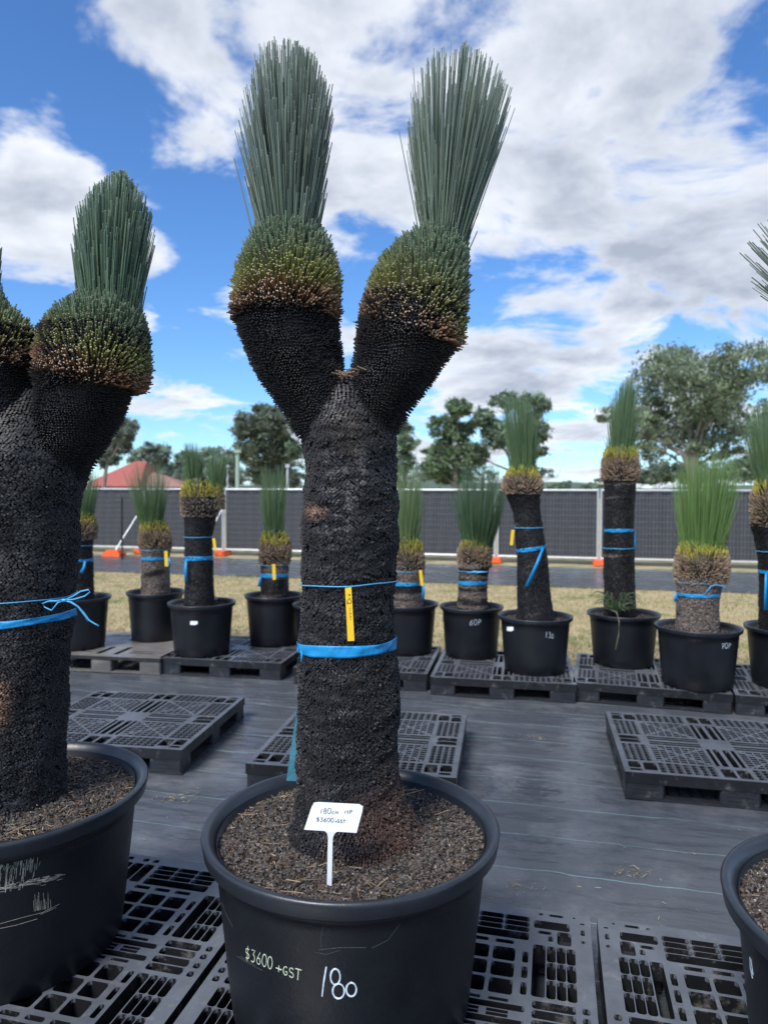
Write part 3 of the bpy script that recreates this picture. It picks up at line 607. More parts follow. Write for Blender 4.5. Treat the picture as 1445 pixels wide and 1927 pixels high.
ln=[[(tcx(1132)+4*math.cos(a),1132+4*math.sin(a)) for a in np.linspace(2.4,8.9,18)],[(tcx(1134)-2,1133),(tcx(1134)-5,1137)]]
for yy,k in ((1118,1),(1121,0),(1125,1),(1145,0),(1148,1),(1153,1),(1156,0),(1159,1),(1162,0),(1165,1)):
    w_=2.3 if yy>1140 else 4; ln.append([(tcx(yy)-w_*.5+.8,yy),(tcx(yy)+w_*.5+.8,yy+(1.2 if k else -.8))])
mb=MB(); flat_strokes(mb,[[P(x,y,Yt-.0063) for x,y in l] for l in ln],.0013,lambda p:Vector((0,-1,0)),.0005); mb.build('tag_writing',M['ink'],tg)

# ================================================================== LEFT PLANT
D2=2.35; lc=(P(20,1500,D2).x,D2)
left=empty('potted_grass_tree',(lc[0],lc[1],.15),'double headed grass tree in a scuffed pot, cut off by the left edge','potted plant','grass trees in black pots')
potL,rfl=make_pot(left,lc,.437,.15,.672,.622)
make_soil(left,lc,.388,.620,16000,190)
tl2=[(20,1560,112),(22,1530,104),(22,1500,98),(23,1450,95),(24,1400,94),(24,1350,94),(27,1300,95),(28,1250,96),(32,1200,96),(36,1150,97),(38,1100,98),(40,1050,98),(42,1000,99),(42,950,101),(44,910,108),(44,880,112),(46,850,104),(48,820,90),(52,790,70),(56,760,46),(62,735,20)]
aR2=[(80,930,60),(90,900,66),(106,870,70),(122,840,74),(134,815,76),(145,785,79),(154,755,83),(162,725,90),(170,695,96),(176,660,98),(178,620,94)]
aL2=[(20,930,60),(10,900,80),(0,870,86),(-8,840,88),(-14,810,90),(-18,780,88),(-22,750,86),(-26,720,88),(-28,690,94),(-28,660,96),(-28,620,92)]
T_left,A_left=big_plant(left,D2,tl2,[aR2,aL2],'left')
sA=[(205,590,58),(206,550,58),(208,520,60),(211,480,64),(214,440,67),(216,410,66),(219,385,60),(221,360,45),(225,340,26),(225,322,12)]
bA=[(172,735,92),(174,715,100),(176,690,101),(177,660,100),(179,630,97),(184,600,88),(192,575,72),(198,555,52)]
head(left,sA,bA,D2,1350,3500,bulb_cols(3,P(178,650,D2).x),seed=17,spread=.17,green=(.105,.165,.118),wid=.0021,bwid=.0022,sjit=.07)
sB=[(-52,560,50),(-56,520,50),(-60,480,52),(-64,440,52),(-66,410,36),(-66,380,15)]
bB=[(-28,700,92),(-28,680,98),(-28,650,97),(-28,620,88),(-30,590,66),(-34,565,45),(-38,545,35)]
head(left,sB,bB,D2,1000,3000,bulb_cols(1),seed=19,spread=.17,green=(.105,.165,.118),wid=.0021,bwid=.0022,sjit=.07)
rfl2=lambda z: rfl(min(max(z,.15),.7))
mb=MB(); ln=[]
for i in range(120):
    x=random.uniform(-30,78)*random.uniform(.6,1); y=random.uniform(1612,1668)-x*.12; l=random.uniform(4,30); ln.append([(x,y),(x-1,y+l*.5),(x-2.5,min(y+l,1682-x*.16))])
for i in range(90):
    x=random.uniform(-40,100); y=1674-x*.21+random.gauss(0,2.5); ln.append([(x,y),(x+random.uniform(5,18),y-random.uniform(1,5))])
for i in range(26):
    x=random.uniform(76,112); y=1660-(x-76)*.25+random.gauss(0,3); ln.append([(x,y),(x+random.uniform(4,12),y-random.uniform(1,4))])
for i in range(18):
    x=random.uniform(62,98); ln.append([(x,1690+random.uniform(-10,10)),(x+1,1716-(x-62)*.2)])
for i in range(16):
    x=random.uniform(76,98); y=1722-(x-76)*.45; ln.append([(x,y),(x+9,y-4)])
ln+=[[(-20,1745),(40,1728),(80,1718),(112,1702)],[(-20,1752),(30,1742),(70,1730)]]
flat_strokes(mb,on_pot(ln,lc,rfl2),.0012,cyl(lc),.0004); mb.build('scuff_marks',M['scuff'],potL)
mb=MB(); flat_strokes(mb,on_pot([[(86,1874),(90,1868),(97,1865)],[(88,1876),(95,1872),(100,1867)]],lc,rfl2),.006,cyl(lc)); mb.build('drain_plug',M['scuff'],potL)
band('blue_tape',T_left,P(40,1175,2.26).z,.020,math.radians(-20),.024,.0035,M['tape'],'broad blue tape wrapped round the black trunk cut off by the left edge','tape','blue tapes round the trunks')
Yb=D2-.11
def bow(mb):
    k=P(120,1130,Yb)
    def curve(pts,r=.0021): mb.tube([tuple(P(x,y,Yb+dy)) for x,y,dy in pts],r,6)
    curve([(120,1130,0),(140,1128,0),(160,1122,0),(170,1114,0),(166,1110,0),(152,1113,0),(138,1122,0),(120,1130,.003)],.0028)
    curve([(120,1131,0),(105,1132,-.01),(90,1132,-.012),(80,1136,-.012),(84,1143,-.012),(97,1149,-.012),(103,1142,-.012),(109,1134,-.008),(120,1131,0)],.0024)
    curve([(118,1130,0),(132,1133,0),(146,1141,0),(158,1154,0),(167,1167,0),(178,1174,0),(186,1178,0)],.0028)
    curve([(118,1131,-.002),(134,1132,0),(143,1138,0),(148,1145,0),(160,1160,0),(165,1170,0)],.0013)
    mb.tube([tuple(P(114,1130,Yb)),tuple(P(120,1130,Yb)),tuple(P(126,1129,Yb))],[.004,.006,.004],8)
    curve([(92,1131,-.012),(105,1131,-.01),(120,1129,0)],.003)
twine('blue_twine',T_left,P(30,1130,2.24).z,.002,0,.0019,.002,'thin blue twine tied in a bow round the trunk by the left edge','blue twines round the trunks',extra=bow)
mb=MB(); strip(mb,[P(-22,1300,2.2),P(-8,1330,2.2),P(-6,1370,2.2),P(-8,1385,2.2)],[.03,.035,.03,.01]); setprops(mb.build('hanging_tape',M['tapetail']),'faded tape end at the very left edge, beside the brown patch on the trunk','tape')

# ================================================================== RIGHT PLANT (mostly out of frame)
D3=1.66; rc=(1.27,1.63)
right=empty('potted_grass_tree',(rc[0],rc[1],.15),'grass tree whose pot rim and splayed dark needles enter at the right edge','potted plant','grass trees in black pots')
potR,rfr=make_pot(right,rc,.437,.15,.676,.632)
make_soil(right,rc,.388,.630,14000,120)
cxp=1765
tl3=[(cxp,1880,135),(cxp,1800,120),(cxp,1700,113),(cxp,1500,112),(cxp,1300,112),(cxp,1100,110),(cxp-10,950,108),(cxp-25,850,106),(cxp-45,780,108),(cxp-70,720,105),(cxp-90,680,90)]
T3=Tube(tl3,D3,seed=25); mb=MB(); T3.core(mb,.012); scales(mb,T3,.011,.015,.018,0,black,(),w=.5,h=.5); mb.build('trunk',M['char'],right)
s3=[(cxp-90,640,60),(cxp-90,600,110),(cxp-90,560,170),(cxp-88,520,215),(cxp-85,470,240),(cxp-82,430,248),(cxp-80,395,225),(cxp-80,360,180),(cxp-80,320,130),(cxp-80,280,70)]
b3=[(cxp-75,790,118),(cxp-85,750,118),(cxp-92,710,105),(cxp-98,670,80),(cxp-100,640,60)]
head(right,s3,b3,D3,1500,4500,bulb_cols(1),seed=23,spread=1.4,inner=.15,wid=.0016,sjit=.06)
mb=MB(); flat_strokes(mb,on_pot([[(1411,1802),(1412,1822),(1416,1842)],[(1413,1805),(1417,1835)]],rc,lambda z: rfr(min(max(z,.15),.7))),.004,cyl(rc)); mb.build('painted_mark',M['paint'],potR)
# ================================================================== PALLETS
PW,PH=1.165,1.10
def mirror(h): 
    a0,a1,b0,b1=h; return [(a0,a1,b0,b1),(PW-a1,PW-a0,b0,b1),(a0,a1,PH-b1,PH-b0),(PW-a1,PW-a0,PH-b1,PH-b0)]
def holes(kind):
    H=[]
    def q(a0,a1,b0,b1): H.extend(mirror((a0,a1,b0,b1)))
    if kind=='wide':
        x=.205
        for i in range(3):
            for r0,r1 in ((.055,.083),(.086,.114),(.117,.145)):
                q(.205+i*.089,.205+i*.089+.086,r0,r1)
                if i<3: q(r0,r1,.205+i*.085,.205+i*.085+.082)
        q(.205,.469,.149,.190); q(.149,.190,.205,.457)
        q(.070,.190,.066,.112); q(.066,.112,.118,.190); q(.130,.175,.125,.142); q(.125,.142,.150,.178)
        q(.02,.034,.09,.12); q(.02,.034,.15,.165); q(.02,.034,.05,.058); q(.09,.14,.02,.034); q(.16,.175,.02,.034); q(.05,.058,.02,.028)
        for i in range(3):
            q(.252+i*.084,.252+i*.084+.062,.203,.222)
            q(.203,.222,.252+i*.075,.252+i*.075+.055)
            for j in range(3): q(.245+i*.0845,.245+i*.0845+.072,.243+j*.079,.243+j*.079+.067)
            q(.252+i*.084,.252+i*.084+.062,.487,.500); q(.505,.518,.252+i*.075,.252+i*.075+.055)
            q(.252+i*.084,.252+i*.084+.062,.536,.5485); 
        q(.205,.495,.507,.532)
        q(.530,.556,.205,.47); q(.566,.5815,.245,.31); q(.566,.5815,.33,.40)
        q(.487,.530,.060,.185); q(.535,.5795,.060,.185); q(.060,.185,.475,.508); q(.060,.185,.513,.547)
        q(.49,.515,.02,.042); q(.535,.56,.02,.042); q(.02,.042,.475,.50); q(.02,.042,.515,.54)
    elif kind=='fine':
        for i in range(7):
            for r in range(4):
                q(.19+i*.043,.19+i*.043+.039,.03+r*.036,.03+r*.036+.032)
                if i<7: q(.03+r*.036,.03+r*.036+.032,.19+i*.039,.19+i*.039+.035)
        for i in range(7):
            for j in range(8): q(.195+i*.043,.195+i*.043+.035,.195+j*.0335,.195+j*.0335+.022)
        q(.03,.10,.03,.06); q(.11,.18,.05,.16); q(.03,.095,.075,.165)
        q(.20,.49,.478,.500); q(.20,.49,.512,.534)
        q(.505,.525,.19,.46); q(.54,.572,.19,.46)
        q(.51,.575,.03,.15); q(.03,.15,.49,.545)
    else:
        q(.15,.40,.16,.185); q(.15,.40,.23,.25); q(.47,.52,.1,.4)
    return H
def deck_mesh(kind,depth):
    H=holes(kind); xs=sorted({0,PW}|{round(h[0],4) for h in H}|{round(h[1],4) for h in H}); ys=sorted({0,PH}|{round(h[2],4) for h in H}|{round(h[3],4) for h in H})
    nx,ny=len(xs)-1,len(ys)-1; xc=(np.array(xs[1:])+xs[:-1])/2; yc=(np.array(ys[1:])+ys[:-1])/2; fill=np.ones((nx,ny),bool)
    for a0,a1,b0,b1 in H: fill[np.ix_((xc>a0)&(xc<a1),(yc>b0)&(yc<b1))]=False
    mb=MB(); V=[];F=[]; z1=.15; z0=z1-depth; top=(.095,.105,.122) if kind!='solid' else (.17,.16,.15); side=tuple(x*.13 for x in top)  # sky reflection painted into the paler tops, shade into the dark hole walls
    def quad(*p): n=len(V); V.extend(p); F.append((n,n+1,n+2,n+3))
    for i in range(nx):
        for j in range(ny):
            if not fill[i,j]: continue
            x0,x1,y0,y1=xs[i],xs[i+1],ys[j],ys[j+1]
            quad((x0,y0,z1),(x1,y0,z1),(x1,y1,z1),(x0,y1,z1))
            if i==0 or not fill[i-1,j]: quad((x0,y0,z0),(x0,y0,z1),(x0,y1,z1),(x0,y1,z0))
            if i==nx-1 or not fill[i+1,j]: quad((x1,y0,z0),(x1,y1,z0),(x1,y1,z1),(x1,y0,z1))
            if j==0 or not fill[i,j-1]: quad((x0,y0,z0),(x1,y0,z0),(x1,y0,z1),(x0,y0,z1))
            if j==ny-1 or not fill[i,j+1]: quad((x0,y1,z0),(x0,y1,z1),(x1,y1,z1),(x1,y1,z0))
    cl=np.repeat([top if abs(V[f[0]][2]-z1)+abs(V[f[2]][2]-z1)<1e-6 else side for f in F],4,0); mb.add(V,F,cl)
    # rounded hole corners
    for a0,a1,b0,b1 in H:
        s=min(a1-a0,b1-b0)
        if s<.013 or kind=='fine' and s<.03: continue
        r=min(.009,s*.33); z=z1-.0006
        for cx,cy,dx,dy in ((a0,b0,1,1),(a1,b0,-1,1),(a0,b1,1,-1),(a1,b1,-1,-1)):
            pts=[(cx,cy),(cx+dx*r,cy),(cx+dx*r*.35,cy+dy*r*.35),(cx,cy+dy*r)]
            mb.addpoly([(x,y,z) for x,y in pts]+[(x,y,z-.012) for x,y in pts],[[0,1,2,3] if dx*dy>0 else [3,2,1,0],[1,5,6,2],[2,6,7,3]],top)
    if kind=='fine':
        for (ax,bx) in ((.19,.49),(.675,.975)):
            for (ay,by) in ((.19,.46),(.64,.91)):
                for (p,q_) in (((ax,ay),(bx,by)),((ax,by),(bx,ay))):
                    mb.tube([(p[0],p[1],.148),(q_[0],q_[1],.148)],.0045,4,col=top)
    return mb
def make_pallet(kind,loc,ang,label,mat,group):
    """loc is the near-left corner on the ground"""
    root=empty('plastic_pallet',loc,label,'pallet',group); 
    T=(np.array([[math.cos(ang),-math.sin(ang),0],[math.sin(ang),math.cos(ang),0],[0,0,1]]),np.array(loc,float))
    if kind in PROTO:
        pr=PROTO[kind]; root.rotation_euler=(0,0,ang)
        for nm,me in pr: 
            o=bpy.data.objects.new(nm,me); C.collection.objects.link(o); o.parent=root
        return root
    lst=[]
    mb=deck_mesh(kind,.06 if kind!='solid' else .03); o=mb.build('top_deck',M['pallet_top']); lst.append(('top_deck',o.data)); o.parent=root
    mb=MB(); mb.box(.003,.10,.003,PH-.003,.002,.014); mb.box(PW-.10,PW-.003,.003,PH-.003,.002,.014); mb.box(PW/2-.05,PW/2+.05,.003,PH-.003,.002,.014)
    mb.box(.10,PW/2-.05,.003,.07,.002,.012); mb.box(PW/2+.05,PW-.10,.003,.07,.002,.012); mb.box(.10,PW/2-.05,PH-.07,PH-.003,.002,.012); mb.box(PW/2+.05,PW-.10,PH-.07,PH-.003,.002,.012)
    mb.box(.10,PW/2-.05,PH/2-.04,PH/2+.04,.002,.012); mb.box(PW/2+.05,PW-.10,PH/2-.04,PH/2+.04,.002,.012)
    for i in range(7):
        mb.box(.12+i*.06,.126+i*.06,.07,PH/2-.04,.004,.011); mb.box(PW-.126-i*.06,PW-.12-i*.06,.07,PH/2-.04,.004,.011)
        mb.box(.12+i*.06,.126+i*.06,PH/2+.04,PH-.07,.004,.011); mb.box(PW-.126-i*.06,PW-.12-i*.06,PH/2+.04,PH-.07,.004,.011)
    o=mb.build('bottom_runner',mat); lst.append(('bottom_runner',o.data)); o.parent=root
    for fx in (.004,PW/2-.10,PW-.204):
        for fy in (.004,PH/2-.07,PH-.144):
            mb=MB(); x0,x1,y0,y1=fx,fx+.20,fy,fy+.14; c_=.01
            ring=[(x0+c_,y0),(x1-c_,y0),(x1,y0+c_),(x1,y1-c_),(x1-c_,y1),(x0+c_,y1),(x0,y1-c_),(x0,y0+c_)]
            mb.addpoly([(x,y,.014) for x,y in ring]+[(x,y,.106) for x,y in ring],[[i,(i+1)%8,8+(i+1)%8,8+i] for i in range(8)]+[[7-i for i in range(8)],[8+i for i in range(8)]])
            for k in range(3): mb.box(x0+.03,x1-.03,y0-.0025,y0+.001,.035+k*.022,.038+k*.022)
            mb.box(x0+.004,x1-.004,y0+.004,y1-.004,.106,.118)
            o=mb.build('foot_block',mat); lst.append(('foot_block',o.data)); o.parent=root
    root.rotation_euler=(0,0,ang)
    PROTO[kind]=lst; return root
PROTO={}
A=-TH
def corner(cx_,cy_,ang,px=0.,py=0.): return (cx_+px*math.cos(ang)-py*math.sin(ang),cy_+px*math.sin(ang)+py*math.cos(ang),0.006)
G1='black pallets under the large pots'; G2='empty pallets on the weed mat'; G3='pallets under the back row of pots'
fr=(.735,2.482)   # far right corner of the middle near pallet
def near(k): x=fr[0]+UX.x*1.19*k; y=fr[1]+UX.y*1.19*k; return (x-UX.x*PW-UY.x*PH, y-UX.y*PW-UY.y*PH,.006)
make_pallet('wide',near(0),A,'open grid black pallet under the central labelled pot',M['pallet'],G1)
make_pallet('wide',near(-1),A,'open grid black pallet under the scuffed pot at bottom left',M['pallet'],G1)
make_pallet('wide',near(1),A,'open grid black pallet at the bottom right corner under the cut off pot',M['pallet'],G1)
def mid(px,py,ang): p=PG(px,py,.156); return (p.x,p.y,.006)
make_pallet('fine',mid(462,1437,0),math.radians(-9.5),'empty black lattice pallet lying right behind the central pot and trunk',M['pallet'],G2)
p1=PG(342,1412,.156); a1=math.radians(-8); make_pallet('fine',(p1.x-PW*math.cos(a1),p1.y-PW*math.sin(a1),.006),a1,'empty black lattice pallet between the left trunk and the back row',M['pallet'],G2)
make_pallet('fine',mid(1176,1452,0),math.radians(-12),'empty black lattice pallet on the mat at the right edge',M['pallet'],G2)
bk=[((1078,1284),-17,'fine','pallet carrying the tall thin black grass tree and the broad bright green one'),((809,1274),-11,'fine','pallet just right of the central trunk, under two pots'),((1384,1308),-19,'fine','pallet at the right edge under the cut off back pot')]
for (px,py),a_,k,lb in bk: make_pallet(k,mid(px,py,0),math.radians(a_),lb,M['pallet'],G3)
def pal_r(px,py,a,k,lb,mat=None):
    p=PG(px,py,.156); a=math.radians(a); make_pallet(k,(p.x-PW*math.cos(a),p.y-PW*math.sin(a),.006),a,lb,mat or M['pallet'],G3)
pal_r(804,1269,-10.5,'fine','back row pallet half hidden behind the central trunk')
pal_r(529,1249,-10.5,'fine','back row pallet left of the central trunk, under the twin spear grass tree')
pal_r(301,1240,-9,'solid','grey solid topped pallet at the left end of the back row',M['pallet2'])

# ================================================================== BACK ROW OF GRASS TREES
def stickplant(label, D, pot, stem, bulb, spears, nsp=520, nb=1500, grey=.3, dry=.5, green=(.10,.165,.085), bands=(), R=None, seed=1, extra=None, cream=False, lean=0., spread=.16):
    cxp,cyp,hw=pot; c3=P(cxp,cyp,D); c=(c3.x,D); R=hw*D/FPX; zt=c3.z; zb=.156
    root=empty('potted_grass_tree',(c[0],c[1],zb),label,'potted plant','small grass trees in the back row')
    pt,r=make_pot(root,c,R,zb,zt,zt-.04,lip=.032,nseg=56)
    make_soil(root,c,R*.88,zt-.045,900,0,mound=.01)
    T=Tube(stem,D,seed=seed*3+40,lump=.007); mb=MB(); T.core(mb,.01,n=24,k=40)
    scales(mb,T,.011,.014,.014,-.05,grey_rings(grey,0,seed+70),(),w=.55,h=.55,jit=.002,warp=.008); mb.build('trunk',M['char'],root)
    nsp=int(nsp*1.35)
    for i,(sp_,bb) in enumerate(spears):
        head(root,sp_,bb or bulb,D,nsp,nb if bb is None else nb,bg_bulb(dry),wid=.0018,seed=seed*5+i,spread=spread,cream=cream,green=green,inner=.42,bwid=.0028,sjit=.16)
    if extra: extra(root,pt,c,r,D,T)
    return T
GT='blue tapes round the trunks'; GW='blue twines round the trunks'; GY='yellow tags on the twines'
def bt(T,D,x,y,hpx,lab,amp=.004,tailpts=None,ph=-1.):
    ex=None
    if tailpts:
        def ex(mb): strip(mb,[tuple(P(a,b_,D-dd)) for a,b_,dd in tailpts],[.018,.024,.03][:len(tailpts)] if len(tailpts)==3 else .02)
    band('blue_tape',T,P(x,y,D-.1).z,amp,ph,hpx*D/FPX,.002,M['tape'],lab,'tape',GT,extra=ex)
def bw(T,D,x,y,lab,amp=.003,ex=None): twine('blue_twine',T,P(x,y,D-.1).z,amp,-1.,.0035,.003,lab,GW,extra=ex)
def yt(D,x0,y0,x1,y1,lab,w=6,off=.2):
    q=[(x0-w/2,y0),(x0+w/2,y0),(x1+w/2,y1),(x1-w/2,y1)]; slab('yellow_tag',[P(x,y,D-off) for x,y in q],(0,1,0),.0015,M['yellow'],lab,'tag',GY)
def sticker(pt,px,py,w,h,c,r,D):
    mb=MB(); random.seed(3); flat_strokes(mb,[[pot_hit(px-w/2+w*i/6,py,c,lambda z: r(min(max(z,.16),.62)),.16,.60) for i in range(7)]],h*D/FPX,cyl(c),.0015); mb.build('white_sticker',M['white'],pt)
def stick_on_pot(px,py,w,h,c,r,D):
    def f(a,b_): return pot_hit(a,b_,c,lambda z: r(min(max(z,.16),.62)),.16,.60)
    return [f(px-w/2,py-h/2),f(px+w/2,py-h/2),f(px+w/2,py+h/2),f(px-w/2,py+h/2)]
# B1
T=stickplant('small grass tree in black pot tucked behind the left trunk',6.9,(144,1122,62),[(149,1130,27),(149,1080,26),(149,1040,24),(149,1010,25)],
  [(150,1016,29),(151,1000,31),(151,985,30),(151,970,25),(152,958,18)],[([(152,975,18),(153,940,24),(154,910,30),(155,885,26)],None)],grey=.35,seed=1)
bt(T,6.9,149,1056,5,'blue tape with knotted tail on the small trunk behind the left plant',tailpts=[(160,1056,.17),(158,1068,.18),(153,1078,.18)])
bw(T,6.9,149,1028,'blue twine on the small trunk behind the left plant')
# B2
T=stickplant('small grass tree with wispy leaning needles, second in the back row from the left',7.3,(293,1112,54),[(293,1120,26),(293,1085,26),(293,1055,25),(292,1030,27)],
  [(292,1040,27),(292,1025,30),(292,1005,30),(290,988,26),(286,975,20)],[([(285,985,18),(283,950,24),(280,915,34),(276,885,36),(276,868,20)],None)],grey=.75,dry=.62,seed=2)
bt(T,7.3,293,1052,6,'blue tape on the grey trunk of the leaning needle tree',tailpts=[(318,1050,.1),(319,1058,.1),(318,1068,.1)])
bw(T,7.3,293,1036,'blue twine with yellow tag on the leaning needle tree'); yt(7.3,312,1037,313,1066,'yellow tag hanging on the leaning needle tree, left side of back row')
# B3
def ex3(root,pt,c,r,D,T):
    sticker(pt,365,1171,14,11,c,r,D)
T=stickplant('back row grass tree with black trunk and two separate needle tufts on one head',6.65,(380,1132,63),[(375,1145,29),(375,1110,27),(374,1060,26),(373,1010,25),(376,980,29),(378,955,35),(378,935,36)],
  [(377,972,32),(377,955,36),(377,935,37),(376,915,34),(373,900,22)],[([(366,915,15),(364,890,18),(362,865,19),(360,845,16),(358,832,9)],None),([(403,935,13),(405,905,17),(410,880,20),(413,855,18),(414,845,10)],[(402,958,20),(403,935,20),(404,915,16),(405,903,12)])],grey=.04,dry=.45,seed=3,nsp=420,extra=ex3)
bt(T,6.65,375,1052,8,'blue tape with long tail on the black twin tuft trunk',tailpts=[(350,1054,.14),(349,1072,.15),(350,1094,.15)])
bw(T,6.65,375,1012,'blue twine on the black twin tuft trunk'); yt(6.65,402,1013,405,1036,'yellow tag on the side of the black twin tuft trunk',w=5)
# B4
T=stickplant('small upright grass tree just left of the central trunk in the back row',7.1,(516,1118,56),[(517,1125,27),(517,1090,26),(517,1055,26)],
  [(517,1062,28),(518,1045,31),(518,1025,30),(517,1010,26),(516,997,20)],[([(516,1008,19),(515,970,20),(515,930,23),(513,895,26),(512,872,18)],None)],grey=.5,dry=.55,seed=4)
bt(T,7.1,517,1084,7,'blue tape on the small trunk just left of the central trunk',tailpts=[(491,1084,.1),(489,1093,.1),(488,1104,.1)])
bw(T,7.1,517,1065,'blue twine on the small trunk just left of the central trunk'); yt(7.1,515,1062,516,1091,'yellow tag on the small trunk just left of the central trunk')
# B5 behind the trunk
stickplant('small grass tree mostly hidden behind the central trunk, only its pot rim showing',6.8,(612,1135,62),[(622,1140,26),(622,1100,26),(622,1060,26)],
  [(622,1065,28),(622,1045,30),(622,1020,26),(622,1005,20)],[([(622,1015,18),(622,960,22),(622,910,22),(622,890,14)],None)],grey=.5,seed=5,nsp=300,nb=800)
# B6
T=stickplant('small grass tree right beside the central trunk, its pot overlapped by the trunk',6.75,(765,1134,60),[(766,1142,31),(766,1110,30),(766,1080,30),(765,1055,31)],
  [(765,1085,31),(766,1065,33),(766,1045,33),(765,1025,30),(765,1008,23)],[([(765,1020,22),(765,980,25),(766,930,30),(768,890,27),(768,872,16)],None)],grey=.6,dry=.6,seed=6,green=(.14,.21,.10))
bt(T,6.75,766,1100,6,'blue tape on the trunk right beside the central trunk',tailpts=[(796,1100,.1),(797,1114,.1),(795,1128,.1)])
bw(T,6.75,766,1076,'blue twine on the trunk right beside the central trunk'); yt(6.75,791,1073,794,1102,'yellow tag on the trunk right beside the central trunk')
# B7
def ex7(root,pt,c,r,D,T):
    mb=MB(); flat_strokes(mb,[[pot_hit(x,y,c,lambda z: r(min(max(z,.16),.62)),.16,.60) for x,y in l] for l in strokes('60P',(883,1177),(8,-.5),(.5,-10))],.003,cyl(c)); mb.build('painted_letters',M['paint'],pt)
T=stickplant('small grass tree with widely spraying needles and grey trunk, right of the centre',6.6,(887,1139,60),[(889,1145,28),(889,1110,27),(891,1080,28),(893,1055,30)],
  [(892,1068,30),(893,1050,33),(893,1035,33),(896,1020,29),(898,1005,25)],[([(899,1018,25),(900,985,34),(902,945,46),(903,905,50),(904,870,26)],None)],grey=.55,dry=.6,seed=7,nsp=760,green=(.065,.12,.07),extra=ex7)
bt(T,6.6,889,1098,7,'blue tape on the grey trunk with spraying needles')
def kn(mb): strip(mb,[tuple(P(880,1078,6.4)),tuple(P(895,1076,6.38)),tuple(P(917,1077,6.4))],[.03,.02,.03])
bw(T,6.6,889,1076,'blue twine with a flat knot on the trunk with spraying needles',ex=kn)
# B8
def ex8(root,pt,c,r,D,T):
    sticker(pt,960,1182,12,12,c,r,D)
    mb=MB(); flat_strokes(mb,[[pot_hit(x,y,c,lambda z: r(min(max(z,.16),.62)),.16,.60) for x,y in l] for l in strokes('13o',(1026,1200),(5.5,.5),(.3,-11))],.003,cyl(c)); mb.build('painted_number',M['paint'],pt)
T=stickplant('tall curved black grass tree with a single tufted head, right of the centre',6.05,(1007,1157,70),[(1007,1165,36),(1007,1150,34),(1004,1120,31),(1002,1060,29),(998,1020,27),(995,990,25),(990,960,26),(985,935,31),(984,920,34)],
  [(983,930,35),(983,918,39),(983,905,38),(984,890,31),(985,875,23)],[([(986,885,21),(984,850,23),(980,815,28),(976,780,32),(973,750,26),(975,735,12)],None)],grey=.14,dry=.55,seed=8,nsp=650,extra=ex8)
bt(T,6.05,1000,1033,7,'blue tape with a long hanging tail on the curved black trunk',amp=.02,tailpts=[(1022,1031,.17),(1010,1062,.2),(991,1104,.2)],ph=0)
bw(T,6.05,996,994,'blue twine high on the curved black trunk'); yt(6.05,965,997,962,1026,'yellow tag sticking out left of the curved black trunk',off=.05)
# B9
def ex9(root,pt,c,r,D,T):
    mb=MB(); n=240; b0=np.array(P(1160,1150,D-.17)); a=RNG.uniform(0,2*PI,n)
    for i in range(70):
        aa=RNG.uniform(PI*.75,2*PI); l=RNG.uniform(.1,.25); h=RNG.uniform(.05,.25); pts=[b0+np.array([math.cos(aa)*l*t_,math.sin(aa)*l*t_*.5,h*math.sin(t_*2.4)*.8-.02]) for t_ in np.linspace(0,1,5)]
        mb.tube(pts,[.003,.003,.0025,.002,.001],4,col=np.array([.08,.12,.06])*RNG.uniform(.6,1.3))
    mb.tube([tuple(P(x,y,D-dd)) for x,y,dd in ((1150,1148,.2),(1160,1152,.36),(1165,1170,.37),(1164,1195,.36),(1158,1222,.35))],[.004,.005,.005,.004,.002],5,col=(.22,.18,.13))
    mb.build('side_shoot',M['leaf'],root)
T=stickplant('tallest thin black grass tree of the back row, grassy shoots in its pot',6.3,(1173,1152,67),[(1166,1160,29),(1165,1110,28),(1164,1060,28),(1164,1000,27),(1165,950,27),(1166,920,28),(1166,900,30)],
  [(1166,905,32),(1167,890,35),(1167,870,35),(1168,852,32),(1169,838,25)],[([(1169,850,23),(1171,815,26),(1175,780,30),(1178,750,26),(1181,725,16),(1184,706,8)],None)],grey=.22,dry=.62,seed=9,nsp=650,extra=ex9)
bt(T,6.3,1164,999,6,'blue tape on the tallest thin trunk, hanging down its right side',tailpts=[(1193,1000,.05),(1194,1025,.05),(1191,1052,.05)])
bw(T,6.3,1164,1033,'blue twine low on the tallest thin trunk')
# B10
def ex10(root,pt,c,r,D,T):
    mb=MB(); flat_strokes(mb,[[pot_hit(x,y,c,lambda z: r(min(max(z,.16),.62)),.16,.60) for x,y in l] for l in strokes('70P',(1357,1221),(6.5,-.3),(.5,-10))],.003,cyl(c)); mb.build('painted_letters',M['paint'],pt)
T=stickplant('broad bright green grass tree with pale grey trunk, right side of the back row',5.6,(1313,1177,78),[(1312,1190,38),(1312,1150,37),(1313,1115,38),(1317,1085,42)],
  [(1318,1098,44),(1319,1078,49),(1320,1055,49),(1321,1035,44),(1321,1015,36)],[([(1321,1028,34),(1322,990,40),(1326,940,48),(1330,895,52),(1333,850,36)],None)],grey=.95,dry=.62,seed=10,nsp=1100,nb=2400,green=(.13,.22,.075),extra=ex10)
bt(T,5.6,1312,1121,6,'blue tape with square tab on the pale grey trunk',tailpts=[(1273,1116,.1),(1271,1124,.1),(1272,1132,.1)])
def kn10(mb): mb.tube([tuple(P(x,y,5.36)) for x,y in ((1326,1118),(1338,1103),(1346,1101),(1360,1103),(1366,1110))],.004,6)
bw(T,5.6,1313,1097,'blue twine crossing down to the tape on the pale grey trunk',ex=kn10)
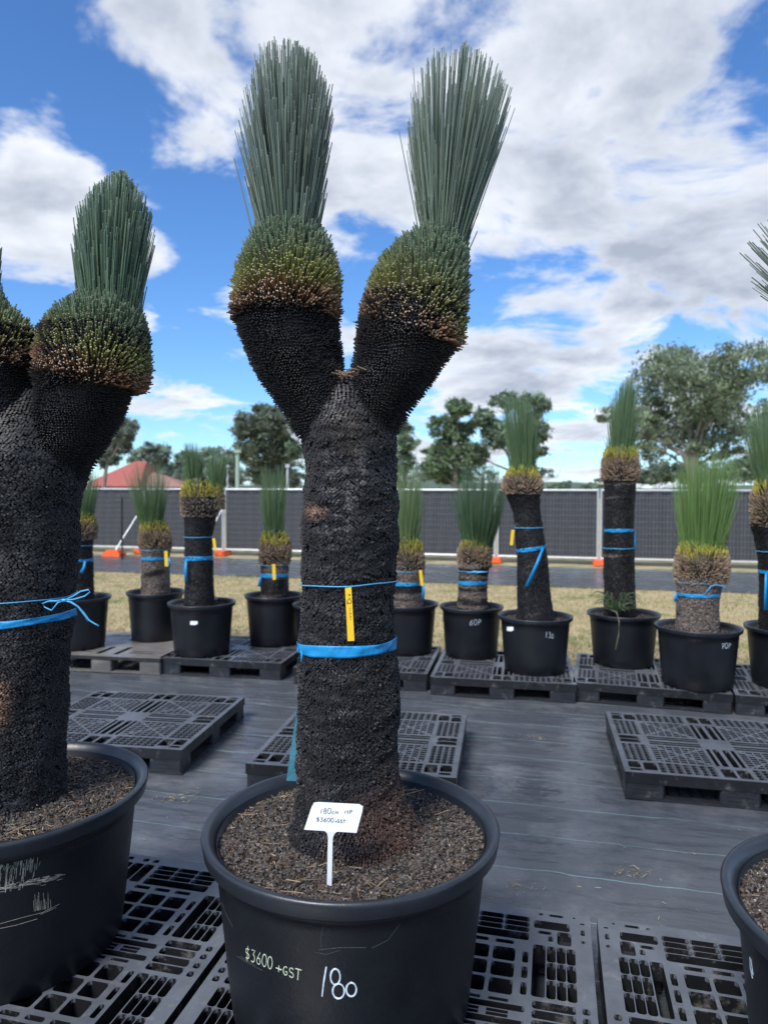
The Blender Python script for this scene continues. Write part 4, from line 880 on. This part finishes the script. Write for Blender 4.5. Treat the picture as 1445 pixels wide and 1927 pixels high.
# B11
T=stickplant('grass tree in black pot cut off by the right edge of the back row',5.6,(1487,1179,80),[(1470,1190,38),(1470,1150,38),(1466,1100,34),(1462,1050,33),(1458,1010,36),(1453,985,38)],
  [(1455,992,38),(1455,970,40),(1455,945,40),(1456,915,36),(1456,890,26)],[([(1456,905,25),(1456,870,36),(1458,820,50),(1458,780,50),(1458,750,30)],None)],grey=.12,dry=.62,seed=12,nsp=700)
bt(T,5.6,1462,1078,7,'blue tape on the trunk cut off by the right edge',tailpts=[(1442,1078,.2),(1441,1110,.2),(1441,1148,.2)])
bw(T,5.6,1462,1039,'blue twine on the trunk cut off by the right edge')

# ================================================================== FENCE
def TL(u,v):
    p=LW(u,v); return (np.array([[UX.x,UY.x,0],[UX.y,UY.y,0],[0,0,1]]),np.array([p.x,p.y,0.]))
FV=17.55; FH=1.80; pw=2.42; joints=[1.04+pw*i for i in range(-7,9)]
fl=['at the far left end','behind the leaning needle tree','left of the twin tuft tree','right of the twin tuft tree','behind the central trunk','directly right of the central trunk','beside the curved black tree','between the curved and the tallest thin tree']
def fence_panel(u0,lab):
    T=TL(u0,FV); o0=LW(u0,FV); root=empty('temporary_fence',(o0.x,o0.y,0),lab,'fence','temporary fence panels')
    mb=MB(); r=.021
    def w(u,v,z): p=LW(u0+u,FV+v,z); return (p.x,p.y,p.z)
    for u in (.04,pw-.04): mb.tube([w(u,0,.04),w(u,0,FH+.02)],r,8)
    for z in (.16,FH-.02): mb.tube([w(.04,0,z),w(pw-.04,0,z)],r,8)
    mb.build('frame',M['steel'],root)
    mb=MB(); nn=60
    pts=[(w(.06+(pw-.12)*i/nn,.035+.012*math.sin(i*.9),.19),w(.06+(pw-.12)*i/nn,.035+.014*math.sin(i*.7+u0),FH-.05)) for i in range(nn+1)]
    V=[p for a in pts for p in a]; mb.add(V,[(i*2,i*2+2,i*2+3,i*2+1) for i in range(nn)])
    mb.add([(p[0]+UY.x*.004,p[1]+UY.y*.004,p[2]) for p in V],[(i*2,i*2+1,i*2+3,i*2+2) for i in range(nn)]); mb.build('shade_cloth',M['shade'],root)
    mb=MB()
    for i in range(31): u=.06+(pw-.12)*i/30; mb.box(u-.0022,u+.0022,-.004,.0,.17,FH-.03,T)
    for i in range(12): z=.2+i*.14; mb.box(.05,pw-.05,-.0085,-.0045,z-.002,z+.002,T)
    mb.build('wire_mesh',M['wire'],root)
names=['fence panel %s']
labs={-7:'grey fence panel at the far left behind the left trunk',-6:'grey fence panel just right of the left trunk, below the red roof',-5:'grey fence panel behind the leaning needle tree',-4:'grey fence panel right of the post behind the twin tuft tree',-3:'grey fence panel behind the small upright tree, left of the central trunk',-2:'grey fence panel right of the central trunk behind the bright needles',-1:'grey fence panel left of the tallest thin tree, behind the curved one',0:'grey fence panel directly right of the tallest thin black tree',1:'grey fence panel behind the broad bright green tree',2:'grey fence panel at the right edge of the photo'}
for i in range(-7,3): fence_panel(1.04+pw*i,labs[i])
def foot(u,lab,brace):
    o0=LW(u,FV); T=TL(u,FV); root=empty('fence_block',(o0.x,o0.y,0),lab,'fence block','orange fence blocks')
    mb=MB()
    for z0,z1,s in ((.0,.07,1.),(.07,.13,.9)): mb.box(-.14*s,.14*s,-.30*s,.22*s,z0+.001,z1,T)
    mb.box(-.10,.10,-.33,-.27,.02,.11,T); mb.build('block',M['orange'],root)
    if brace:
        mb=MB(); p=lambda a,b_,z: tuple(LW(u+a,FV+b_,z)); mb.tube([p(0,-.03,1.3),p(-.25,-1.0,.08)],.018,8); mb.tube([p(0,-.05,.10),p(-.25,-1.02,.05)],.018,8); mb.build('brace',M['steel'],root)
        mb=MB(); T2=TL(u-.25,FV-1.05); mb.box(-.22,.3,-.15,.15,.002,.10,T2); mb.box(-.15,.22,-.10,.10,.10,.16,T2); mb.build('brace_block',M['orange'],root)
foot(1.04+pw*-5,'orange block at the fence foot by the leaning needle tree',True)
foot(1.04+pw*-4,'orange fence block with leaning steel brace by the twin tuft tree',True)
foot(1.04+pw*-1,'tall orange fence block right of the spraying needles',False)
foot(1.04,'small orange fence block left of the tallest thin tree',False)
# dark pole between panel and first post
mb=MB(); p=PG(230,1053,0); mb.tube([(p.x,p.y,0),(p.x,p.y,1.55)],.02,8); setprops(mb.build('dark_pole',M['pot']),'thin dark pole standing before the fence, left of the leaning needle tree','pole')

# ================================================================== HOUSE
Yh=46.
def hp(x,y,dy=0): return tuple(P(x,y,Yh+dy))
house=empty('house',(P(245,913,Yh).x,Yh,0),'low house with red hipped tile roof behind the fence','house')
ze=P(200,915,Yh).z
xa,xb=P(150,915,Yh).x,P(262,915,Yh).x; xr0,xr1=P(209,870,Yh).x,P(232,872,Yh).x; zr=P(209,868,Yh+5).z
mb=MB(); V=[(xa,Yh,ze),(xb,Yh,ze),(xb,Yh+9,ze),(xa,Yh+9,ze),(xr0,Yh+4.5,zr),(xr1,Yh+4.5,zr)]
mb.addpoly(V,[[0,1,5,4],[1,2,5],[2,3,4,5],[3,0,4],[3,2,1,0]])
rf_=mb.build('roof',M['roof'],house)
mb=MB(); x2=P(338,913,Yh).x; V=[(xb-.4,Yh+1,ze-.02),(x2,Yh+1,ze-.02),(x2,Yh+7,ze-.02),(xb-.4,Yh+7,ze-.02),(xb-.4,Yh+4,ze+1.05),(x2-2.2,Yh+4,ze+.85)]
mb.addpoly(V,[[0,1,5,4],[1,2,5],[2,3,4,5],[3,2,1,0],[0,4,3]]); mb.build('lower_roof',material('brown_roof',(.30,.17,.14),.8,vary=.15),house)
mb=MB(); mb.box(xa+.4,xb-.4,Yh+.5,Yh+8.5,0,ze-.01); mb.box(xb-.38,x2-.4,Yh+1.5,Yh+6.5,0,ze-.04); mb.build('wall',M['brick'],house)
for k in range(4):
    x=xa+1+k*1.8; mb=MB(); mb.box(x,x+1,Yh+.46,Yh+.53,.9,2.0); f=mb.build('window_frame',M['white'],house); mb=MB(); mb.box(x+.06,x+.94,Yh+.44,Yh+.455,.96,1.94); mb.build('pane',M['glass'],f)

# ================================================================== TREES
def gum(label,Y,base,clumps,leafn,lsz,col,group='gum trees beyond the fence',name='gum_tree',dens=1.,trunk_r=.2,seedv=0,droop=.4,cat='tree'):
    rr=np.random.default_rng(100+seedv)
    b0=np.array(P(base[0],base[1],Y)); b0[2]=0
    root=empty(name,tuple(b0),label,cat,group); col=np.array(col)*2.6; leafn=int(leafn*1.9)
    tot=sum(c[2]*c[3] for c in clumps); cen=np.array([P(c[0],c[1],Y) for c in clumps]); cm=cen.mean(0)
    width=(max(c[0]+c[2] for c in clumps)-min(c[0]-c[2] for c in clumps))*Y/FPX
    mb=MB(); F=[];V=[];Cl=[]
    tops=[]
    for c,p in zip(clumps,cen):
        dy=rr.uniform(-.35,.35)*width; p=np.array(p)+np.array([0,dy,0]); tops.append(p)
        rx,rz=c[2]*Y/FPX,c[3]*Y/FPX; n=int(leafn*c[2]*c[3]/tot); nc=max(8,n//30)
        sub=rr.normal(size=(nc,3)); sub=norm(sub)*rr.uniform(.25,1.,(nc,1))**.5*np.array([rx,rx,rz])+p; sr=rr.uniform(.12,.27,nc)*min(rx,rz)
        w=rr.integers(0,nc,n); q=sub[w]+rr.normal(size=(n,3))*sr[w][:,None]*np.array([1,1,.62])
        s=lsz*.72*rr.uniform(.6,1.4,(n,1)); d1=norm(rr.normal(size=(n,3))+np.array([0,0,-droop])); d2=norm(np.cross(d1,rr.normal(size=(n,3))))*.30
        k0=len(V); Vn=np.stack([q-d1*s,q+d2*s,q+d1*s,q-d2*s],1); V.append(Vn.reshape(-1,3))
        tone=rr.uniform(.5,1.35,nc)[w][:,None]*rr.uniform(.7,1.3,(n,1)); Cl.append(np.repeat(np.array(col)*tone,4,0))
    V=np.concatenate(V); Cl=np.concatenate(Cl); n=len(V)//4; mb.add(V,np.arange(n*4).reshape(-1,4),Cl); mb.build('crown',M['foliage'],root)
    mb=MB(); h0=max(1.5,min(p[2] for p in tops)*.55); fork=np.array([b0[0]+rr.uniform(-.3,.3),b0[1],h0])
    mb.tube([b0,b0*.5+fork*.5+rr.normal(0,.08,3)*[1,1,0],fork],[trunk_r*1.25,trunk_r,trunk_r*.8],8)
    for p in tops:
        k1=fork*.75+p*.25+np.array([0,0,(p[2]-fork[2])*.22]); k1[:2]=fork[:2]*.85+p[:2]*.15; m=fork*.4+p*.6+np.array([rr.normal(0,.2),rr.normal(0,.2),.05]); m[:2]=fork[:2]*.55+p[:2]*.45; mb.tube([fork,k1,m,p],[trunk_r*.45,trunk_r*.34,trunk_r*.2,trunk_r*.06],6)
        for _ in range(4):
            e_=p+rr.normal(size=3)*width*.07; mb.tube([m*.4+p*.6,e_],[trunk_r*.18,trunk_r*.05],4)
    mb.build('trunk',M['wood'],root)
gum('largest gum tree with a broad rounded crown, at the right behind the fence',34,(1296,930),[(1320,672,60,42),(1378,696,56,48),(1262,694,56,48),(1312,725,66,46),(1400,745,44,52),(1240,755,54,46),(1295,790,60,42),(1362,795,54,42),(1215,800,42,30),(1165,775,30,20),(1255,840,46,28),(1400,830,40,30),(1330,840,46,28),(1320,760,60,44)],13500,.17,(.088,.112,.072),trunk_r=.26,seedv=1)
gum('loose crowned gum tree in the gap right of the central trunk',40,(850,930),[(858,770,26,18),(835,800,32,22),(865,815,28,18),(830,845,34,20),(870,860,30,26),(820,880,30,22),(855,895,42,18)],6500,.19,(0.068, 0.098, 0.053),seedv=2)
gum('spreading gum tree behind the curved black grass tree',40,(965,930),[(905,790,28,18),(950,755,32,16),(990,770,36,22),(1015,810,26,26),(935,820,32,26),(985,840,34,20),(1015,850,18,14),(900,850,28,22)],7000,.19,(0.075, 0.105, 0.068),seedv=3)
gum('dark gum tree left of the central trunk',42,(490,930),[(495,775,32,18),(470,805,30,26),(515,805,36,28),(485,850,36,28),(530,845,28,28),(460,850,22,18),(500,890,46,24)],8000,.2,(0.06, 0.075, 0.051),seedv=4)
gum('thin gum tree half hidden by the central trunk',38,(760,930),[(755,800,24,16),(765,835,22,18),(750,870,28,24),(560,800,16,16),(562,850,14,20)],2600,.18,(0.068, 0.098, 0.06),seedv=5)
gum('pale wispy gum tree beside the left plant above the red roof',40,(205,930),[(225,800,28,16),(240,820,20,14),(210,835,26,20),(195,860,26,18)],3200,.18,(0.075, 0.09, 0.068),seedv=6)
gum('row of rounded gum trees to the right of the red roof',55,(300,930),[(270,862,34,18),(310,856,34,18),(350,866,32,20),(400,860,36,20),(430,880,30,22),(350,895,70,14),(290,885,46,16)],7000,.24,(0.083, 0.112, 0.083),seedv=7)
gum('gum tree at the right edge behind the cut off grass tree',44,(1440,940),[(1415,800,26,26),(1440,850,36,30),(1410,880,26,24),(1470,800,40,60)],3500,.2,(0.075, 0.108, 0.068),seedv=8)
gum('low dark bushes behind the fence below the largest gum tree',50,(1240,930),[(1230,895,34,14),(1270,890,30,18),(1310,898,36,14),(1200,903,26,10)],3500,.2,(0.053, 0.075, 0.048),group='bushes beyond the fence',name='bush',trunk_r=.08,seedv=9,cat='bush')
gum('long low line of pale gum trees far beyond the fence on the right',75,(1180,935),[(960,897,30,12),(1010,893,30,13),(1145,906,18,8),(1175,896,30,16),(1215,890,34,18),(1260,884,36,22),(1300,890,36,20),(1340,888,36,22),(1400,885,40,26),(1450,880,40,30)],6500,.24,(.06,.075,.06),group='bushes beyond the fence',name='bush',trunk_r=.08,seedv=12,cat='bush')
gum('long low line of pale gum trees far beyond the fence on the left',75,(500,935),[(350,897,40,16),(400,892,40,18),(440,890,36,18),(520,888,34,20),(550,885,30,20),(780,888,40,20),(830,892,36,16),(880,896,30,13)],5000,.24,(.06,.075,.06),group='bushes beyond the fence',name='bush',trunk_r=.08,seedv=13,cat='bush')
gum('small distant bushes above the fence in the open gap',70,(1065,935),[(1075,912,14,7),(1050,916,22,5),(1110,917,26,5)],1500,.22,(0.068, 0.098, 0.068),group='bushes beyond the fence',name='bush',trunk_r=.06,seedv=10,cat='bush')
gum('low dark bushes right of the red roof, behind the fence',50,(400,930),[(440,905,26,12),(390,907,34,10),(545,905,20,14)],2000,.2,(0.06, 0.075, 0.053),group='bushes beyond the fence',name='bush',trunk_r=.06,seedv=11,cat='bush')
def pole(px,pt_,Y,r,lab,mat):
    p=P(px,pt_,Y); root=empty('utility_pole',(p.x,p.y,0),lab,'pole','poles beyond the fence'); mb=MB(); mb.tube([(p.x,p.y,0),(p.x,p.y,p.z)],[r,r*.8],10); mb.build('shaft',mat,root)
    mb=MB(); mb.box(p.x-r*1.4,p.x+r*1.4,p.y-r*1.4,p.y+r*1.4,p.z,p.z+.12); mb.build('cap',mat,root)
pole(447,852,30,.10,'pale green pole behind the fence, left of the central trunk',M['pole'])
pole(541,880,26,.05,'thin grey pole behind the fence beside the central trunk',M['steel'])
pole(428,880,28,.04,'thin grey pole just left of the pale green pole',M['steel'])
# litter on the mat: dry leaves and bits of straw
mb=MB(); n=260; px=RNG.uniform(120,1440,n); py=RNG.uniform(1270,1740,n); pts=np.array([PG(a,b_,.010) for a,b_ in zip(px,py)])
cl=np.array([PG(975,1670,.011),PG(1190,1640,.011),PG(1010,1390,.011),PG(330,1500,.011)]); w=RNG.integers(0,4,n//2); pts[:n//2]=cl[w]+RNG.normal(0,1,(n//2,3))*np.array([.05,.03,.0])
d=RNG.normal(size=(n,3)); d[:,2]*=.08; d=norm(d); l=RNG.uniform(.005,.028,(n,1)); cc=np.array([.30,.25,.16])*RNG.uniform(.5,1.4,(n,1))
prisms(mb,pts-d*l/2,pts+d*l/2,.0013,.0008,.7,cc,cc); setprops(mb.build('leaf_litter',M['soil']),kind='stuff')
